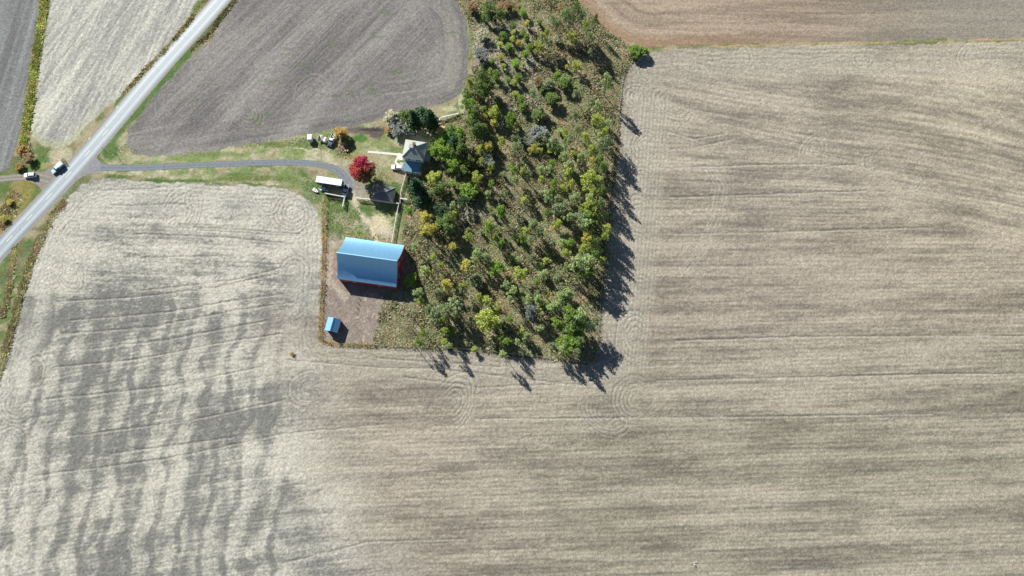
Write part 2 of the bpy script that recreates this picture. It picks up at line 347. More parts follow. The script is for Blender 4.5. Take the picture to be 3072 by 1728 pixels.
    for k, s in enumerate(swt):
        a, b = swirl(*s, k + 2); col = lerp(col, C(.32, .295, .27), a * .45 * (cls == 3)); Z -= a * .02 * (cls == 3)
    dkb = sstep(26, 6, np.hypot((U - 470), (V - 683) * .9) + (nf - .5) * 26 + (n1 - .5) * 20)
    col = lerp(col, C(.17, .155, .14), dkb * .75)
    # line of dry grass between the two right-hand fields
    dl = seg_dist(U, V + (n1 - .5) * 5, [(1900, 140), (1950, 150), (2060, 141), (2300, 133), (2560, 128), (2700, 126), (3072, 115), (4000, 90)])
    col = lerp(col, C(.42, .30, .15), sstep(4.5, 1.5, dl) * (.2 + .55 * sstep(.35, .6, n2)))
    # ---- wood floor
    dw = sdf(wu, wv, WOOD); m = sstep(5, -3, dw)
    g = fbm(X / 5, Y / 5, 2)
    c = lerp(np.broadcast_to(C(.27, .225, .14), X.shape + (3,)), C(.17, .20, .085), sstep(.4, .6, g))
    c = lerp(c, C(.46, .28, .15), sstep(.56, .72, fbm(X / 3.5, Y / 3.5, 4)) * .7)
    gray = np.maximum(sstep(130, 60, np.abs(U - (1500 + .12 * V))) * sstep(420, 330, V) * sstep(40, 90, V), sstep(70, 20, np.hypot((U - 1420) * .7, V - 640)))
    gray = np.maximum(gray, sstep(60, 20, np.hypot((U - 1200) * 1.2, (V - 900) * .6)))
    c = lerp(c, C(.36, .34, .31), gray * sstep(.3, .6, n1 + .1) * .85)
    c = lerp(c, C(.33, .29, .21), sstep(-26, -6, dw) * sstep(1720, 1840, U) * .6)
    c = lerp(c, c * .55, sstep(.5, .75, nf) * .5)
    col = lerp(col, c, m); cls[dw < 0] = 6
    Z += m * (nf - .5) * .15
    # ---- farmyard ground
    yard = inside(wu, wv, [(955, 560), (1000, 500), (1100, 470), (1220, 470), (1300, 470), (1320, 400), (1290, 380), (1210, 390), (1180, 560), (1210, 640), (1225, 760), (1235, 870), (1150, 890), (1120, 1035), (960, 1030), (966, 900), (968, 740), (950, 620), (890, 560), (700, 545), (500, 540), (330, 520), (300, 515), (600, 505), (860, 500)]) & (db > 0)
    cls[yard & (dw > 0)] = 7
    lawn = inside(wu, wv, LAWN); cls[lawn & (cls == 0)] = 7
    base_dry = lerp(np.broadcast_to(C(.31, .28, .17), X.shape + (3,)), C(.42, .39, .27), sstep(.35, .7, n1))
    gr = lerp(np.broadcast_to(C(.085, .165, .04), X.shape + (3,)), C(.15, .235, .06), sstep(.3, .7, nf))
    gm = sstep(.38, .62, fbm(X / 5, Y / 3, 1) * .7 + nf * .3)
    yc = lerp(base_dry, gr, gm * .75)
    yc = lerp(yc, C(.21, .13, .06), sstep(.6, .75, fbm(X / 3, Y / 3, 0)) * .3)
    ym = (yard | lawn) & (cls == 7)
    col = np.where(ym[..., None], yc, col)
    def blob(u, v, ru, rv, cc, s, wob=1.0):
        nonlocal col
        r = np.hypot((wu2 * wob + U * (1 - wob) - u) / ru, (wv2 * wob + V * (1 - wob) - v) / rv) + (nf - .5) * .5
        mm = sstep(1.15, .6, r) * s * (cls != 5) * (cls != 3)
        col = lerp(col, np.array(cc, np.float32), mm)
    G1 = (.06, .135, .03); ST = (.52, .46, .31); GY = (.30, .29, .24); BR = (.21, .175, .145)
    blob(520, 542, 130, 6, G1, .8, .2); blob(760, 536, 120, 9, (.12, .15, .04), .8, .2); blob(720, 524, 60, 6, G1, .6, .2)
    blob(870, 545, 50, 20, (.13, .17, .05), .6, .4); blob(940, 575, 40, 40, G1, .7, .4); blob(985, 640, 22, 60, G1, .85, .3); blob(1030, 620, 30, 35, G1, .9, .3)
    blob(1100, 640, 40, 30, G1, .8, .3); blob(1010, 690, 30, 30, G1, .7, .3); blob(1085, 705, 35, 14, (.16, .25, .04), .9, .2)
    blob(1110, 690, 28, 30, GY, .6, .3); blob(1005, 720, 26, 28, GY, .7, .3); blob(1140, 670, 30, 34, ST, .9, .4); blob(1160, 700, 26, 22, (.46, .41, .32), .8, .3)
    blob(1050, 660, 22, 28, (.2, .19, .11), .6, .3)
    blob(1180, 590, 30, 50, (.12, .15, .05), .6); blob(1160, 520, 40, 30, (.27, .22, .13), .7); blob(1180, 545, 30, 16, G1, .6); blob(1120, 470, 60, 20, (.34, .31, .2), .8)
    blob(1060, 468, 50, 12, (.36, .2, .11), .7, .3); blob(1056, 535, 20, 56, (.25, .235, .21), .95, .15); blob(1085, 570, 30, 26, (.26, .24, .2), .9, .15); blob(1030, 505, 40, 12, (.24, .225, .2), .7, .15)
    blob(330, 455, 30, 30, G1, .85, .3); blob(345, 405, 20, 26, G1, .8, .3); blob(365, 370, 14, 24, (.1, .17, .04), .7, .3); blob(420, 475, 60, 12, (.33, .31, .2), .7, .3)
    blob(650, 465, 90, 9, (.12, .17, .045), .7, .3); blob(820, 435, 60, 12, (.13, .18, .05), .8, .4); blob(930, 440, 60, 22, (.11, .16, .04), .7, .4); blob(1040, 445, 60, 30, (.13, .19, .05), .6, .5); blob(1080, 415, 26, 12, G1, .9, .3)
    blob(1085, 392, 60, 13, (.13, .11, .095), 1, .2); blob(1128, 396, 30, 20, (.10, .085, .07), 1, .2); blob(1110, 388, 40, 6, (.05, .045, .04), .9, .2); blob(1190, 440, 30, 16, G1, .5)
    blob(240, 590, 50, 22, G1, .6, .3); blob(200, 620, 40, 20, G1, .5, .3); blob(130, 480, 30, 14, G1, .8, .3); blob(125, 500, 14, 12, (.22, .25, .07), .6, .3); blob(180, 470, 40, 30, (.42, .38, .27), .7, .3)
    blob(1385, 300, 14, 40, (.42, .42, .26), .8, .3); blob(1400, 100, 14, 90, (.24, .28, .12), .7, .2); blob(1425, 110, 10, 60, (.45, .43, .34), .7, .2); blob(1345, 325, 25, 10, (.42, .42, .25), .8, .3)
    # green verge beside the road
    dr = seg_dist(wu, wv, [(700, 0), (520, 205), (330, 425), (300, 455)]); col = lerp(col, np.array(G1, np.float32), sstep(13, 5, dr - 4) * .8 * (cls == 0))
    dr = seg_dist(wu, wv, [(262, 520), (160, 650), (60, 790), (0, 850)]); col = lerp(col, C(.13, .15, .07), sstep(20, 6, dr) * .6 * (cls == 0))
    dr = seg_dist(wu, wv, [(190, 610), (150, 660), (110, 760), (80, 850), (50, 950), (20, 1060), (-5, 1120)]); col = lerp(col, C(.23, .16, .08), sstep(14, 4, dr) * .8 * (cls == 0))
    dr = seg_dist(wu, wv, [(70, 560), (30, 640), (0, 700)]); col = lerp(col, C(.24, .20, .06), sstep(46, 20, dr) * .8 * (cls == 0))
    dr = seg_dist(wu, wv, [(655, 0), (600, 60), (470, 210), (400, 290), (330, 360), (240, 460)]); col = lerp(col, C(.37, .29, .2), sstep(26, 10, dr) * .8 * (cls == 0))
    # barnyard earth with pale trodden streaks
    dm = sdf(wu, wv, DIRT); mm = sstep(8, -4, dm) * (cls != 5) * sstep(1238, 1222, wu)
    mm *= np.where(V < 760, .35, 1)
    c = lerp(np.broadcast_to(C(.20, .165, .14), X.shape + (3,)), C(.27, .23, .19), n1)
    vein = sstep(.035, .0, np.abs(fbm((X + .35 * Y) / 3.2, (Y - .3 * X) / 9, 3, 3) - .5)) * .8
    c = lerp(c, C(.42, .36, .28), vein)
    c = lerp(c, C(.42, .37, .29), sstep(16, 5, seg_dist(wu, wv, [(1000, 705), (985, 800), (985, 840), (1030, 890)])) * .55)
    col = lerp(col, c, mm)
    blob(1180, 960, 26, 90, (.19, .145, .08), .8, .3); blob(1200, 890, 22, 40, (.30, .27, .24), .8, .3); blob(1290, 990, 60, 40, (.22, .16, .09), .4)
    # trodden path from the yard down to the barn
    dp = seg_dist(wu, wv, [(1058, 580), (1064, 605), (1078, 632), (1100, 660), (1120, 690), (1128, 722)]); col = lerp(col, C(.50, .44, .31), sstep(9, 4, dp) * (.5 + .5 * (n1 > .42)) * (cls != 5))
    dp = seg_dist(wu, wv, [(880, 446), (960, 450)]); col = lerp(col, C(.5, .46, .35), sstep(4, 1.5, dp) * .7)
    # weedy strip along the yard fence
    dp = seg_dist(wu, wv, [(974, 600), (974, 700), (971, 850), (966, 900), (962, 1020), (990, 1030), (1120, 1036)]); col = lerp(col, C(.30, .19, .08), sstep(8, 3, dp) * .85)
    # wheel lines between wood and field
    for ln in ([(1858, 340), (1836, 560), (1818, 760), (1806, 900), (1800, 1030)], [(1851, 360), (1829, 580), (1811, 780), (1799, 920)]):
        dp = seg_dist(U + (n1 - .5) * 3, V, ln); col = lerp(col, col * .5, sstep(2.6, .8, dp) * .7)
    dp = seg_dist(U, V + (n1 - .5) * 3, [(1125, 1040), (1400, 1051), (1600, 1072), (1762, 1092)]); col = lerp(col, C(.05, .045, .035), sstep(5, 1, dp) * .7)  # shadow line at the wood's lower edge, painted dark into the ground
    dp = seg_dist(U, V, [(1915, 172), (1885, 205), (1868, 255), (1862, 330)]); col = lerp(col, C(.09, .08, .06), sstep(4.5, 1.5, dp) * .7)  # darker line along the wood's upper right edge
    col = col * (.74 + .52 * vn(X / .42, Y / .42, 2))[..., None]
    dl_ = np.full(X.shape, 1e9, np.float32)
    for ln in (ROADPX, [(300, 503), (420, 503), (560, 497), (700, 491), (860, 487), (940, 491), (990, 501), (1022, 520), (1040, 545), (1048, 575)], [(-600, 560), (-100, 541), (0, 536), (60, 531), (110, 530), (150, 540), (150, 580)], [(290, 450), (250, 520), (200, 575)], [(1103, 455), (1195, 464), (1190, 478), (1200, 496), (1220, 515)]):
        dl_ = np.minimum(dl_, seg_dist(U, V, ln) - (22 if ln is ROADPX else 6))
    ff = sstep(8, 60, dl_)
    return col, np.clip(Z, -.24, .24) * ff - .03 - .23 * ff, cls

def axis(lo, hi, step, far):
    a = np.arange(lo, hi + step / 2, step); s = step; ext = []; p = a[-1]
    while p < far: s *= 1.35; p += s; ext.append(p)
    ext2 = []; p = a[0]; s = step
    while p > -far: s *= 1.35; p -= s; ext2.append(p)
    return np.concatenate([ext2[::-1], a, ext])
xs = axis(-235, 235, .34, 7000); ys = axis(-62, 205, .34, 7000)
XX, YY = np.meshgrid(xs, ys)
PC, PZ, CL = paint(XX.astype(np.float32), YY.astype(np.float32))
farm = (np.abs(XX) > 236) | (YY > 206) | (YY < -63)
PZ = np.where(farm, -.26, PZ)
ny, nx = XX.shape
idx = np.arange(ny * nx).reshape(ny, nx)
quads = np.stack([idx[:-1, :-1], idx[:-1, 1:], idx[1:, 1:], idx[1:, :-1]], -1).reshape(-1, 4)
qc = CL[:-1, :-1].reshape(-1)
# ground material: colour of soil, straw and a painted shadow line per point, fine clods as noise
GM = mat('soil_and_straw', None, rough=.95, spec=.15, attr='tint', noise=.30, nscale=2.4, bump=.13, bscale=2.4)
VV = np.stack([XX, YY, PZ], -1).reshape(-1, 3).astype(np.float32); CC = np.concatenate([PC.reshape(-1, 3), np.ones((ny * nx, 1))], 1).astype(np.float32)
names = {0: 'verge', 1: 'field', 2: 'field', 3: 'field', 4: 'field', 5: 'field', 6: 'woodland_floor', 7: 'farmyard'}
for k, nm in names.items():
    q = quads[qc == k]
    if not len(q): continue
    used = np.unique(q); remap = np.zeros(ny * nx, np.int64); remap[used] = np.arange(len(used)); q = remap[q]
    me = bpy.data.meshes.new(nm); me.vertices.add(len(used)); me.vertices.foreach_set('co', VV[used].ravel())
    me.loops.add(q.size); me.loops.foreach_set('vertex_index', q.ravel().astype(np.int32))
    me.polygons.add(len(q)); me.polygons.foreach_set('loop_start', np.arange(0, q.size, 4, dtype=np.int32))
    try: me.polygons.foreach_set('loop_total', np.full(len(q), 4, np.int32))
    except Exception: pass
    me.polygons.foreach_set('use_smooth', np.ones(len(q), bool))
    me.update(calc_edges=True)
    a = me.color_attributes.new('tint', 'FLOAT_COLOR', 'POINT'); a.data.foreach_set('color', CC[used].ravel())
    me.materials.append(GM)
    o = bpy.data.objects.new(nm, me); COL.objects.link(o); setp(o, kind='structure')

# ------------------------------------------------------------------ roads
def smooth_line(pts, n=8):
    P = [Vector(p) for p in pts]; out = []
    for i in range(len(P) - 1):
        a = P[max(i - 1, 0)]; b = P[i]; c = P[i + 1]; d = P[min(i + 2, len(P) - 1)]
        for k in range(n):
            t = k / n; out.append(.5 * ((2 * b) + (c - a) * t + (2 * a - 5 * b + 4 * c - d) * t * t + (3 * b - a - 3 * c + d) * t ** 3))
    out.append(P[-1]); return out
def ribbon(name, pts, width, z, m, cols=1, kind='structure', crown=0.0, parent=None, tintf=None):
    P = smooth_line(pts); vs = []; fs = []; cs = []; n = cols + 1
    for i, p in enumerate(P):
        t = (P[min(i + 1, len(P) - 1)] - P[max(i - 1, 0)]).normalized(); nn = Vector((-t.y, t.x, 0))
        wd = width[min(int(i / 8), len(width) - 1)] if isinstance(width, (list, tuple)) else width
        for k in range(n):
            s = k / cols * 2 - 1; q = p + nn * s * wd / 2; vs.append((q.x, q.y, z + crown * (1 - s * s)))
            if tintf: cs.append((*tintf(s, i), 1))
    for i in range(len(P) - 1):
        for k in range(cols): a = i * n + k; fs.append((a, a + n, a + n + 1, a + 1))
    mb = MB(); mb.v = vs; mb.f = fs; mb.c = cs
    o = mb.build(name, m, parent)
    if kind: setp(o, kind=kind)
    return o
ROADPX = [(1100, -560), (850, -228), (662, 0), (480, 204), (287, 432), (140, 597), (0, 748), (-200, 985), (-700, 1620)]
RL = [ax(p) for p in ROADPX]
def road_tint(s, i):
    e = abs(s)
    tw = max(0, 1 - abs(e - .45) / .22) * .17 + max(0, 1 - abs(e - .0) / .1) * .02
    b = .30 + tw
    if e > .8: b = .19
    return (b * .84, b * .98, b * 1.04)  # pale bluish tone puts the sky glare into the asphalt colour
MROAD = mat('worn_asphalt_with_glare', None, rough=.55, spec=.5, attr='tint', noise=.10, nscale=.8, bump=.01, bscale=6)
ribbon('road', RL, 6.7, .004, MROAD, cols=24, crown=.05, tintf=road_tint)
MSH = mat('gravel_shoulder', (.26, .245, .21), rough=.95, noise=.35, nscale=1.2, bump=.03, bscale=4)
ribbon('road_shoulder', RL, 8.2, -.004, MSH, cols=4)
MLINE = mat('road_line_paint', (.78, .72, .50), rough=.6, noise=.25, nscale=5)
# centre dashes, one mesh of markings
mb = MB(); P = smooth_line(RL, 60); acc = 0; seg = None
marks = [ax(p) for p in [(27, 716), (84.5, 649), (142, 587), (199.6, 522), (257.5, 457), (313, 396)]]
step = (marks[-1] - marks[0]) / 5
for k in range(-12, 7):
    c = marks[0] + step * k
    j = min(range(len(P)), key=lambda i: (P[i] - c).length)
    t = (P[min(j + 1, len(P) - 1)] - P[max(j - 1, 0)]).normalized(); c = Vector((P[j].x, P[j].y, 0)); n = Vector((-t.y, t.x, 0))
    if k > 5: continue
    a, b = c - t * 1.55, c + t * 1.55
    mb.add([(a - n * .11).to_tuple()[:2] + (.062,), (a + n * .11).to_tuple()[:2] + (.062,), (b + n * .11).to_tuple()[:2] + (.062,), (b - n * .11).to_tuple()[:2] + (.062,)], [(0, 3, 2, 1)])
for (u, v) in ((352, 322), (268, 416)):
    c = ax((u, v)); t = (P[0] - P[-1]).normalized(); n = Vector((-t.y, t.x, 0)); a, b = c - t * .5, c + t * .5
    mb.add([(a - n * .15).to_tuple()[:2] + (.045,), (a + n * .15).to_tuple()[:2] + (.045,), (b + n * .15).to_tuple()[:2] + (.045,), (b - n * .15).to_tuple()[:2] + (.045,)], [(0, 3, 2, 1)])
setp(mb.build('road_marking', MLINE), kind='structure')
# tar seams across the road
mb = MB(); MTAR = mat('tar_seam', (.17, .19, .21), rough=.6)
for (u, v, l) in ((554, 111, 2.2), (468, 205, 4.2), (318, 384, 3.5)):
    c = ax((u, v)); t = (P[0] - P[-1]).normalized(); n = Vector((-t.y, t.x, 0)); a, b = c - n * l / 2 - t * .4, c + n * l / 2 + t * .4
    mb.add([(a - t * .07).to_tuple()[:2] + (.060,), (a + t * .07).to_tuple()[:2] + (.060,), (b + t * .07).to_tuple()[:2] + (.060,), (b - t * .07).to_tuple()[:2] + (.060,)], [(0, 3, 2, 1)])
setp(mb.build('road_seam', MTAR), kind='structure')

def drive_tint(s, i):
    b = .19 + .05 * max(0, 1 - abs(abs(s) - .5) / .25); return (b * .85, b * .97, b * 1.04)
MDR = mat('driveway_gravel', None, rough=.9, spec=.2, attr='tint', noise=.25, nscale=.9, bump=.02, bscale=5)
ribbon('driveway', [ax(p) for p in [(300, 503), (420, 503), (560, 497), (700, 491), (860, 487), (940, 491), (990, 501), (1022, 520), (1040, 545), (1048, 575)]], [2.7, 2.5, 2.5, 2.5, 2.5, 2.6, 2.9, 3.4, 3.3, 3.2], -.008, MDR, cols=12, tintf=drive_tint)
def sheet(name, px, z, m, tint=None):
    pts = [ax(p) for p in px]; tr = tessellate_polygon([pts]); mb = MB()
    mb.v = [(p.x, p.y, z) for p in pts]
    for t in tr:
        a, b, c = [pts[i] for i in t]
        mb.f.append(tuple(t) if (b - a).cross(c - a).z > 0 else tuple(t)[::-1])
    if tint: mb.c = [(*tint, 1)] * len(pts)
    return setp(mb.build(name, m), kind='structure')
sheet('driveway_mouth', [(300, 420), (288, 450), (291, 475), (305, 490), (330, 497), (330, 510), (295, 514), (262, 522), (235, 538), (205, 568), (190, 590), (225, 505)], -.012, MDR, (.225, .235, .245))
def track_tint(s, i):
    e = abs(s); return (.30, .27, .235) if .35 < e < .75 else (.215, .20, .165)
MTK = mat('track_earth', None, rough=.95, spec=.1, attr='tint', noise=.3, nscale=1.1, bump=.02, bscale=4)
ribbon('dirt_track', [ax(p) for p in [(-600, 560), (-100, 541), (0, 536), (60, 531), (110, 530), (150, 540)]], [2.8, 2.8, 2.8, 3.2, 4.0, 4.0], -.012, MTK, cols=10, tintf=track_tint)
sheet('dirt_track_mouth', [(85, 517), (130, 515), (165, 500), (200, 500), (150, 590), (128, 575), (112, 555), (90, 546)], -.016, MTK, (.245, .22, .19))
MCON = mat('pale_concrete', (.62, .59, .52), rough=.85, noise=.15, nscale=2)
ribbon('footpath', [ax(p) for p in [(1103, 455), (1150, 459), (1195, 464), (1206, 470)]], [.9, .9, 1.6, 1.6], -.008, MCON, cols=2)
ribbon('footpath', [ax(p) for p in [(1196, 466), (1190, 478), (1187, 487), (1200, 496), (1212, 502), (1220, 515)]], .7, -.004, MCON, cols=2)
ribbon('footpath', [ax(p) for p in [(1216, 497), (1224, 512), (1228, 520)]], .8, 0, MCON, cols=2)

# ------------------------------------------------------------------ shared materials
M_red = mat('barn_red_boards', (.40, .05, .055), rough=.8, noise=.3, nscale=2, stretch=(6, 6, .4))
M_metal = mat('metal_roofing', (.25, .54, .80), rough=.46, metal=.68, spec=.5, ior=2.4, noise=.06, nscale=.7, bump=.012, bscale=1.0, stretch=(3, .15, .15))
M_white = mat('white_paint', (.78, .78, .76), rough=.55, noise=.08, nscale=2)
M_dwhite = mat('weathered_white_paint', (.66, .63, .58), rough=.8, noise=.25, nscale=3)
M_shingle = mat('olive_shingles', (.36, .39, .35), rough=.9, noise=.2, nscale=3, bump=.02, bscale=6)
M_shingle_shade = mat('shaded_olive_shingles', (.13, .15, .15), rough=.9, noise=.25, nscale=2.5, bump=.02, bscale=6)  # the house's olive shingles, darkened in colour for the shaded garage
M_bluemetal = mat('pale_blue_roofing', (.17, .31, .40), rough=.5, metal=.2, noise=.1, nscale=1.5)
M_wall = mat('pale_house_siding', (.78, .84, .86), rough=.7, noise=.06, nscale=3)
M_glass = mat('window_glass', (.02, .03, .04), rough=.08, spec=.8)
M_trim = mat('white_trim', (.8, .8, .78), rough=.5)
M_brick = mat('chimney_brick', (.22, .09, .06), rough=.9, noise=.3, nscale=6)
M_tan = mat('tan_sheeting', (.52, .30, .16), rough=.7, noise=.25, nscale=2)
M_wood = mat('weathered_wood', (.17, .14, .11), rough=.9, noise=.35, nscale=4)
M_log = mat('bleached_wood', (.40, .37, .32), rough=.9, noise=.3, nscale=3)
M_rust = mat('rusty_brown', (.13, .07, .045), rough=.85, noise=.4, nscale=4)
M_tyre = mat('tyre_rubber', (.02, .02, .02), rough=.9)
M_rim = mat('wheel_rim', (.45, .46, .48), rough=.4, metal=.8)
M_carwhite = mat('white_car_paint', (.80, .81, .82), rough=.25, noise=.02, nscale=3)
M_carblue = mat('blue_car_paint', (.06, .22, .33), rough=.3, noise=.06, nscale=2)
M_carlight = mat('pale_blue_paint', (.45, .62, .66), rough=.35, noise=.06, nscale=2)
M_navy = mat('navy_and_shaded_panel', (.03, .05, .12), rough=.5, noise=.1, nscale=2)  # navy hood paint; also the shade coloured onto the box trailer's sides
M_black = mat('black_plastic', (.015, .016, .018), rough=.6)
M_grey = mat('grey_steel', (.32, .33, .34), rough=.5, metal=.5, noise=.1, nscale=3)
M_lamp = mat('lamp_glass', (.75, .75, .7), rough=.15)
M_redlamp = mat('tail_lamp', (.4, .02, .02), rough=.2)

# ------------------------------------------------------------------ buildings
def rib_roof(mb, prof, L, th=.08):
    """roof sheets following a profile [(y,z)...] along x"""
    n = len(prof); vs = []
    for x in (-L / 2, L / 2):
        vs += [(x, y, z) for y, z in prof] + [(x, y, z - th) for y, z in prof]
    fs = []
    for i in range(n - 1):
        fs += [(i, i + 1, 2 * n + i + 1, 2 * n + i)[::-1], (n + i, n + i + 1, 3 * n + i + 1, 3 * n + i)]
    for b in (0, 2 * n):
        for i in range(n - 1): fs.append((b + i, b + i + 1, b + n + i + 1, b + n + i))
    fs += [(0, n, 3 * n, 2 * n), (n - 1, 2 * n - 1, 4 * n - 1, 3 * n - 1)]
    mb.add(vs, fs)
def window(parent, c, wdt, hgt, rz, name='window'):
    """a window on a wall whose outward normal is rz"""
    nx_, ny_ = math.cos(rz), math.sin(rz)
    f = MB(); f.box((c[0], c[1], c[2] + hgt / 2 + .05), (.08, wdt + .2, .1), rz); f.box((c[0], c[1], c[2] - hgt / 2 - .05), (.12, wdt + .2, .1), rz)
    for s in (-1, 1): f.box((c[0] - ny_ * s * (wdt / 2 + .05), c[1] + nx_ * s * (wdt / 2 + .05), c[2]), (.08, .1, hgt), rz)
    f.box((c[0], c[1], c[2]), (.06, wdt, .05), rz)
    o = f.build(name, M_trim, parent)
    g = MB(); g.box((c[0] - nx_ * .015, c[1] - ny_ * .015, c[2]), (.04, wdt, hgt), rz); g.build('pane', M_glass, o)
def door(parent, c, wdt, hgt, rz, m):
    d = MB(); d.box((c[0], c[1], c[2] + hgt / 2), (.08, wdt, hgt), rz)
    for s in (-.35, 0, .35): d.box((c[0] + math.cos(rz) * .05, c[1] + math.sin(rz) * .05, c[2] + hgt * (.5 + s)), (.03, wdt, .12), rz)
    o = d.build('door', m, parent)
    h = MB(); h.box((c[0] + math.cos(rz) * .09 - math.sin(rz) * wdt * .38, c[1] + math.sin(rz) * .09 + math.cos(rz) * wdt * .38, c[2] + hgt * .48), (.08, .05, .25), rz); h.build('handle', M_grey, o)

# barn: long gable with flared (bell-cast) slopes
cen, L, W, ang = rect([(1039.8, 712.8), (1214.8, 735.6), (1187, 861.5), (1007.5, 834.8)], 4.4)
barn = thing('barn', 'big red barn with a white and blue flared metal roof beside the bare yard', 'barn', (cen.x, cen.y, -.2), ang)
half = W / 2; ez, rz_ = 4.6, 12.0
prof = []
for t in np.linspace(-1, 1, 25):
    a = abs(t)                       # 0 at ridge, 1 at eave
    drop = (rz_ - ez) * (1.60 * a - .60 * a * a) if a < 1 else (rz_ - ez)
    prof.append((t * half, rz_ - drop))
mb = MB(); rib_roof(mb, prof, L); roof = mb.build('roof', M_metal, barn)
mb = MB()
k = 0
while k < 52:                         # standing ribs down both slopes
    x = -L / 2 + .2 + k * (L - .4) / 51; k += 1
    for s in (1, -1):
        pr = [p for p in prof if p[0] * s >= -1e-6]; pr = sorted(pr, key=lambda p: p[0] * s)
        for i in range(0, len(pr) - 1, 2):
            j = min(i + 2, len(pr) - 1)
            mb.tube((x, pr[i][0], pr[i][1] + .015), (x, pr[j][0], pr[j][1] + .015), .03, .03, 4, False)
mb.build('roof_rib', M_metal, roof)
mb = MB(); mb.box((0, 0, rz_ + .05), (L + .04, .35, .08)); mb.build('ridge_cap', M_metal, roof)
wl_, ww_ = L / 2 - .25, half - .2
def prz(y): a = abs(y) / half; return rz_ - (rz_ - ez) * (1.60 * a - .60 * a * a) - .12
for s in (-1, 1):
    mb = MB(); mb.box((0, s * ww_, prz(ww_) / 2), (2 * wl_, .15, prz(ww_))); mb.build('wall', M_red, barn)
    ysn = np.linspace(-ww_ + .08, ww_ - .08, 17); n = len(ysn); vs = []
    for x in (s * wl_, s * (wl_ - .15)): vs += [(x, y, 0) for y in ysn] + [(x, y, prz(y)) for y in ysn]
    fs = []
    for i in range(n - 1): fs += [(i, i + 1, n + i + 1, n + i), (2 * n + i, 2 * n + i + 1, 3 * n + i + 1, 3 * n + i)]
    MB().add(vs, fs).build('gable_wall', M_red, barn)
for x in (-8.5, -5.3, 4.6): window(barn, (x, -ww_ - .09, 2.2), 1.0, .9, -math.pi / 2)
for y in (-3.5, 3.5): window(barn, (wl_ + .02, y, 2.4), 1.0, .9, 0)
window(barn, (wl_ + .02, 0, 7.4), 1.0, 1.2, 0)
door(barn, (wl_ + .04, 0, 0), 3.2, 3.4, 0, M_red); door(barn, (0, -ww_ - .1, 0), 3.0, 3.0, -math.pi / 2, M_red)
for s in (-1, 1):
    mb = MB(); mb.box((0, s * (half - .02), ez - .12), (L, .06, .16)); mb.build('fascia', M_dwhite, barn)

def gable(name, label, cat, corners, ez, rise, m_roof, m_wall, along='x', over=.3, lift=0.0):
    cen, L, W, ang = rect(corners, ez)
    if along == 'y': L, W = W, L; ang += math.pi / 2
    t = thing(name, label, cat, (cen.x, cen.y, -.2), ang)
    ez2 = ez + .2
    mb = MB(); rib_roof(mb, [(-W / 2, ez2), (0, ez2 + rise), (W / 2, ez2)], L, .1); r = mb.build('roof', m_roof, t)
    mb = MB(); mb.box((0, 0, ez2 + rise + .03), (L + .03, .25, .05)); mb.build('ridge_cap', m_roof, r)
    hl, hw = L / 2 - over, W / 2 - over; k = rise / (W / 2)
    zz = lambda y: ez2 + rise - abs(y) * k - .12
    for s in (-1, 1):
        mb = MB(); mb.box((0, s * hw, zz(hw) / 2), (2 * hl, .12, zz(hw))); mb.build('wall', m_wall, t)
        vs = []
        for x in (s * hl, s * (hl - .12)): vs += [(x, -hw + .07, 0), (x, hw - .07, 0), (x, hw - .07, zz(hw - .07)), (x, 0, zz(0)), (x, -hw + .07, zz(hw - .07))]
        MB().add(vs, [(0, 1, 2, 3, 4), (5, 9, 8, 7, 6)]).build('gable_wall', m_wall, t)
    return t, L, W, hl, hw
t, L, W, hl, hw = gable('shed', 'small red shed with a white and blue metal roof in the corner of the yard', 'shed', [(984, 950), (1022, 959), (1012.8, 998.7), (974.2, 991)], 2.5, 1.7, M_metal, M_red, 'y')
door(t, (-hl - .02, 0, 0), 1.2, 2.0, math.pi, M_red); window(t, (0, -hw - .08, 1.5), .8, .6, -math.pi / 2); window(t, (0, hw + .08, 1.5), .8, .6, math.pi / 2)
t, L, W, hl, hw = gable('shed', 'little tan roofed shed among the trees above the house', 'shed', [(1304, 371), (1336, 380), (1329, 398), (1302, 392)], 2.3, .8, M_tan, M_dwhite, 'x')
door(t, (0, -hw - .08, 0), .9, 1.9, -math.pi / 2, M_wood); window(t, (1.2, -hw - .08, 1.4), .6, .6, -math.pi / 2)
t, L, W, hl, hw = gable('small_outbuilding', 'tiny pale blue roofed coop in the shade under the firs', 'outbuilding', [(1222, 394), (1245, 397), (1244, 404), (1221, 401)], 1.6, .4, M_bluemetal, M_wood, 'x', .15)  # pale panel under the firs, built as a small box shed
door(t, (0, -hw - .08, 0), .7, 1.2, -math.pi / 2, M_wood)

def hip(t, L, W, ez, rise, ridge, m, name='roof', cx=0, cy=0):
    a, b, r = L / 2, W / 2, ridge / 2
    v = [(cx - a, cy - b, ez), (cx + a, cy - b, ez), (cx + a, cy + b, ez), (cx - a, cy + b, ez), (cx - r, cy, ez + rise), (cx + r, cy, ez + rise)]
    v += [(x, y, ez - .14) for x, y, z in v[:4]]
    f = [(0, 1, 5, 4), (1, 2, 5), (2, 3, 4, 5), (3, 0, 4), (6, 9, 8, 7), (0, 6, 7, 1), (1, 7, 8, 2), (2, 8, 9, 3), (3, 9, 6, 0)]
    return MB().add(v, f).build(name, m, t)
def hip_caps(r, L, W, ez, rise, ridge, m, cx=0, cy=0):
    a, b, q = L / 2, W / 2, ridge / 2; mb = MB()
    for sx in (-1, 1):
        for sy in (-1, 1): mb.tube((cx + sx * a, cy + sy * b, ez + .02), (cx + sx * q, cy, ez + rise + .02), .09, .09, 5)
    if ridge > .2: mb.tube((cx - q, cy, ez + rise + .02), (cx + q, cy, ez + rise + .02), .1, .1, 5)
    mb.build('ridge_cap', m, r)
M_cap = mat('pale_ridge_tiles', (.42, .42, .34), rough=.8)
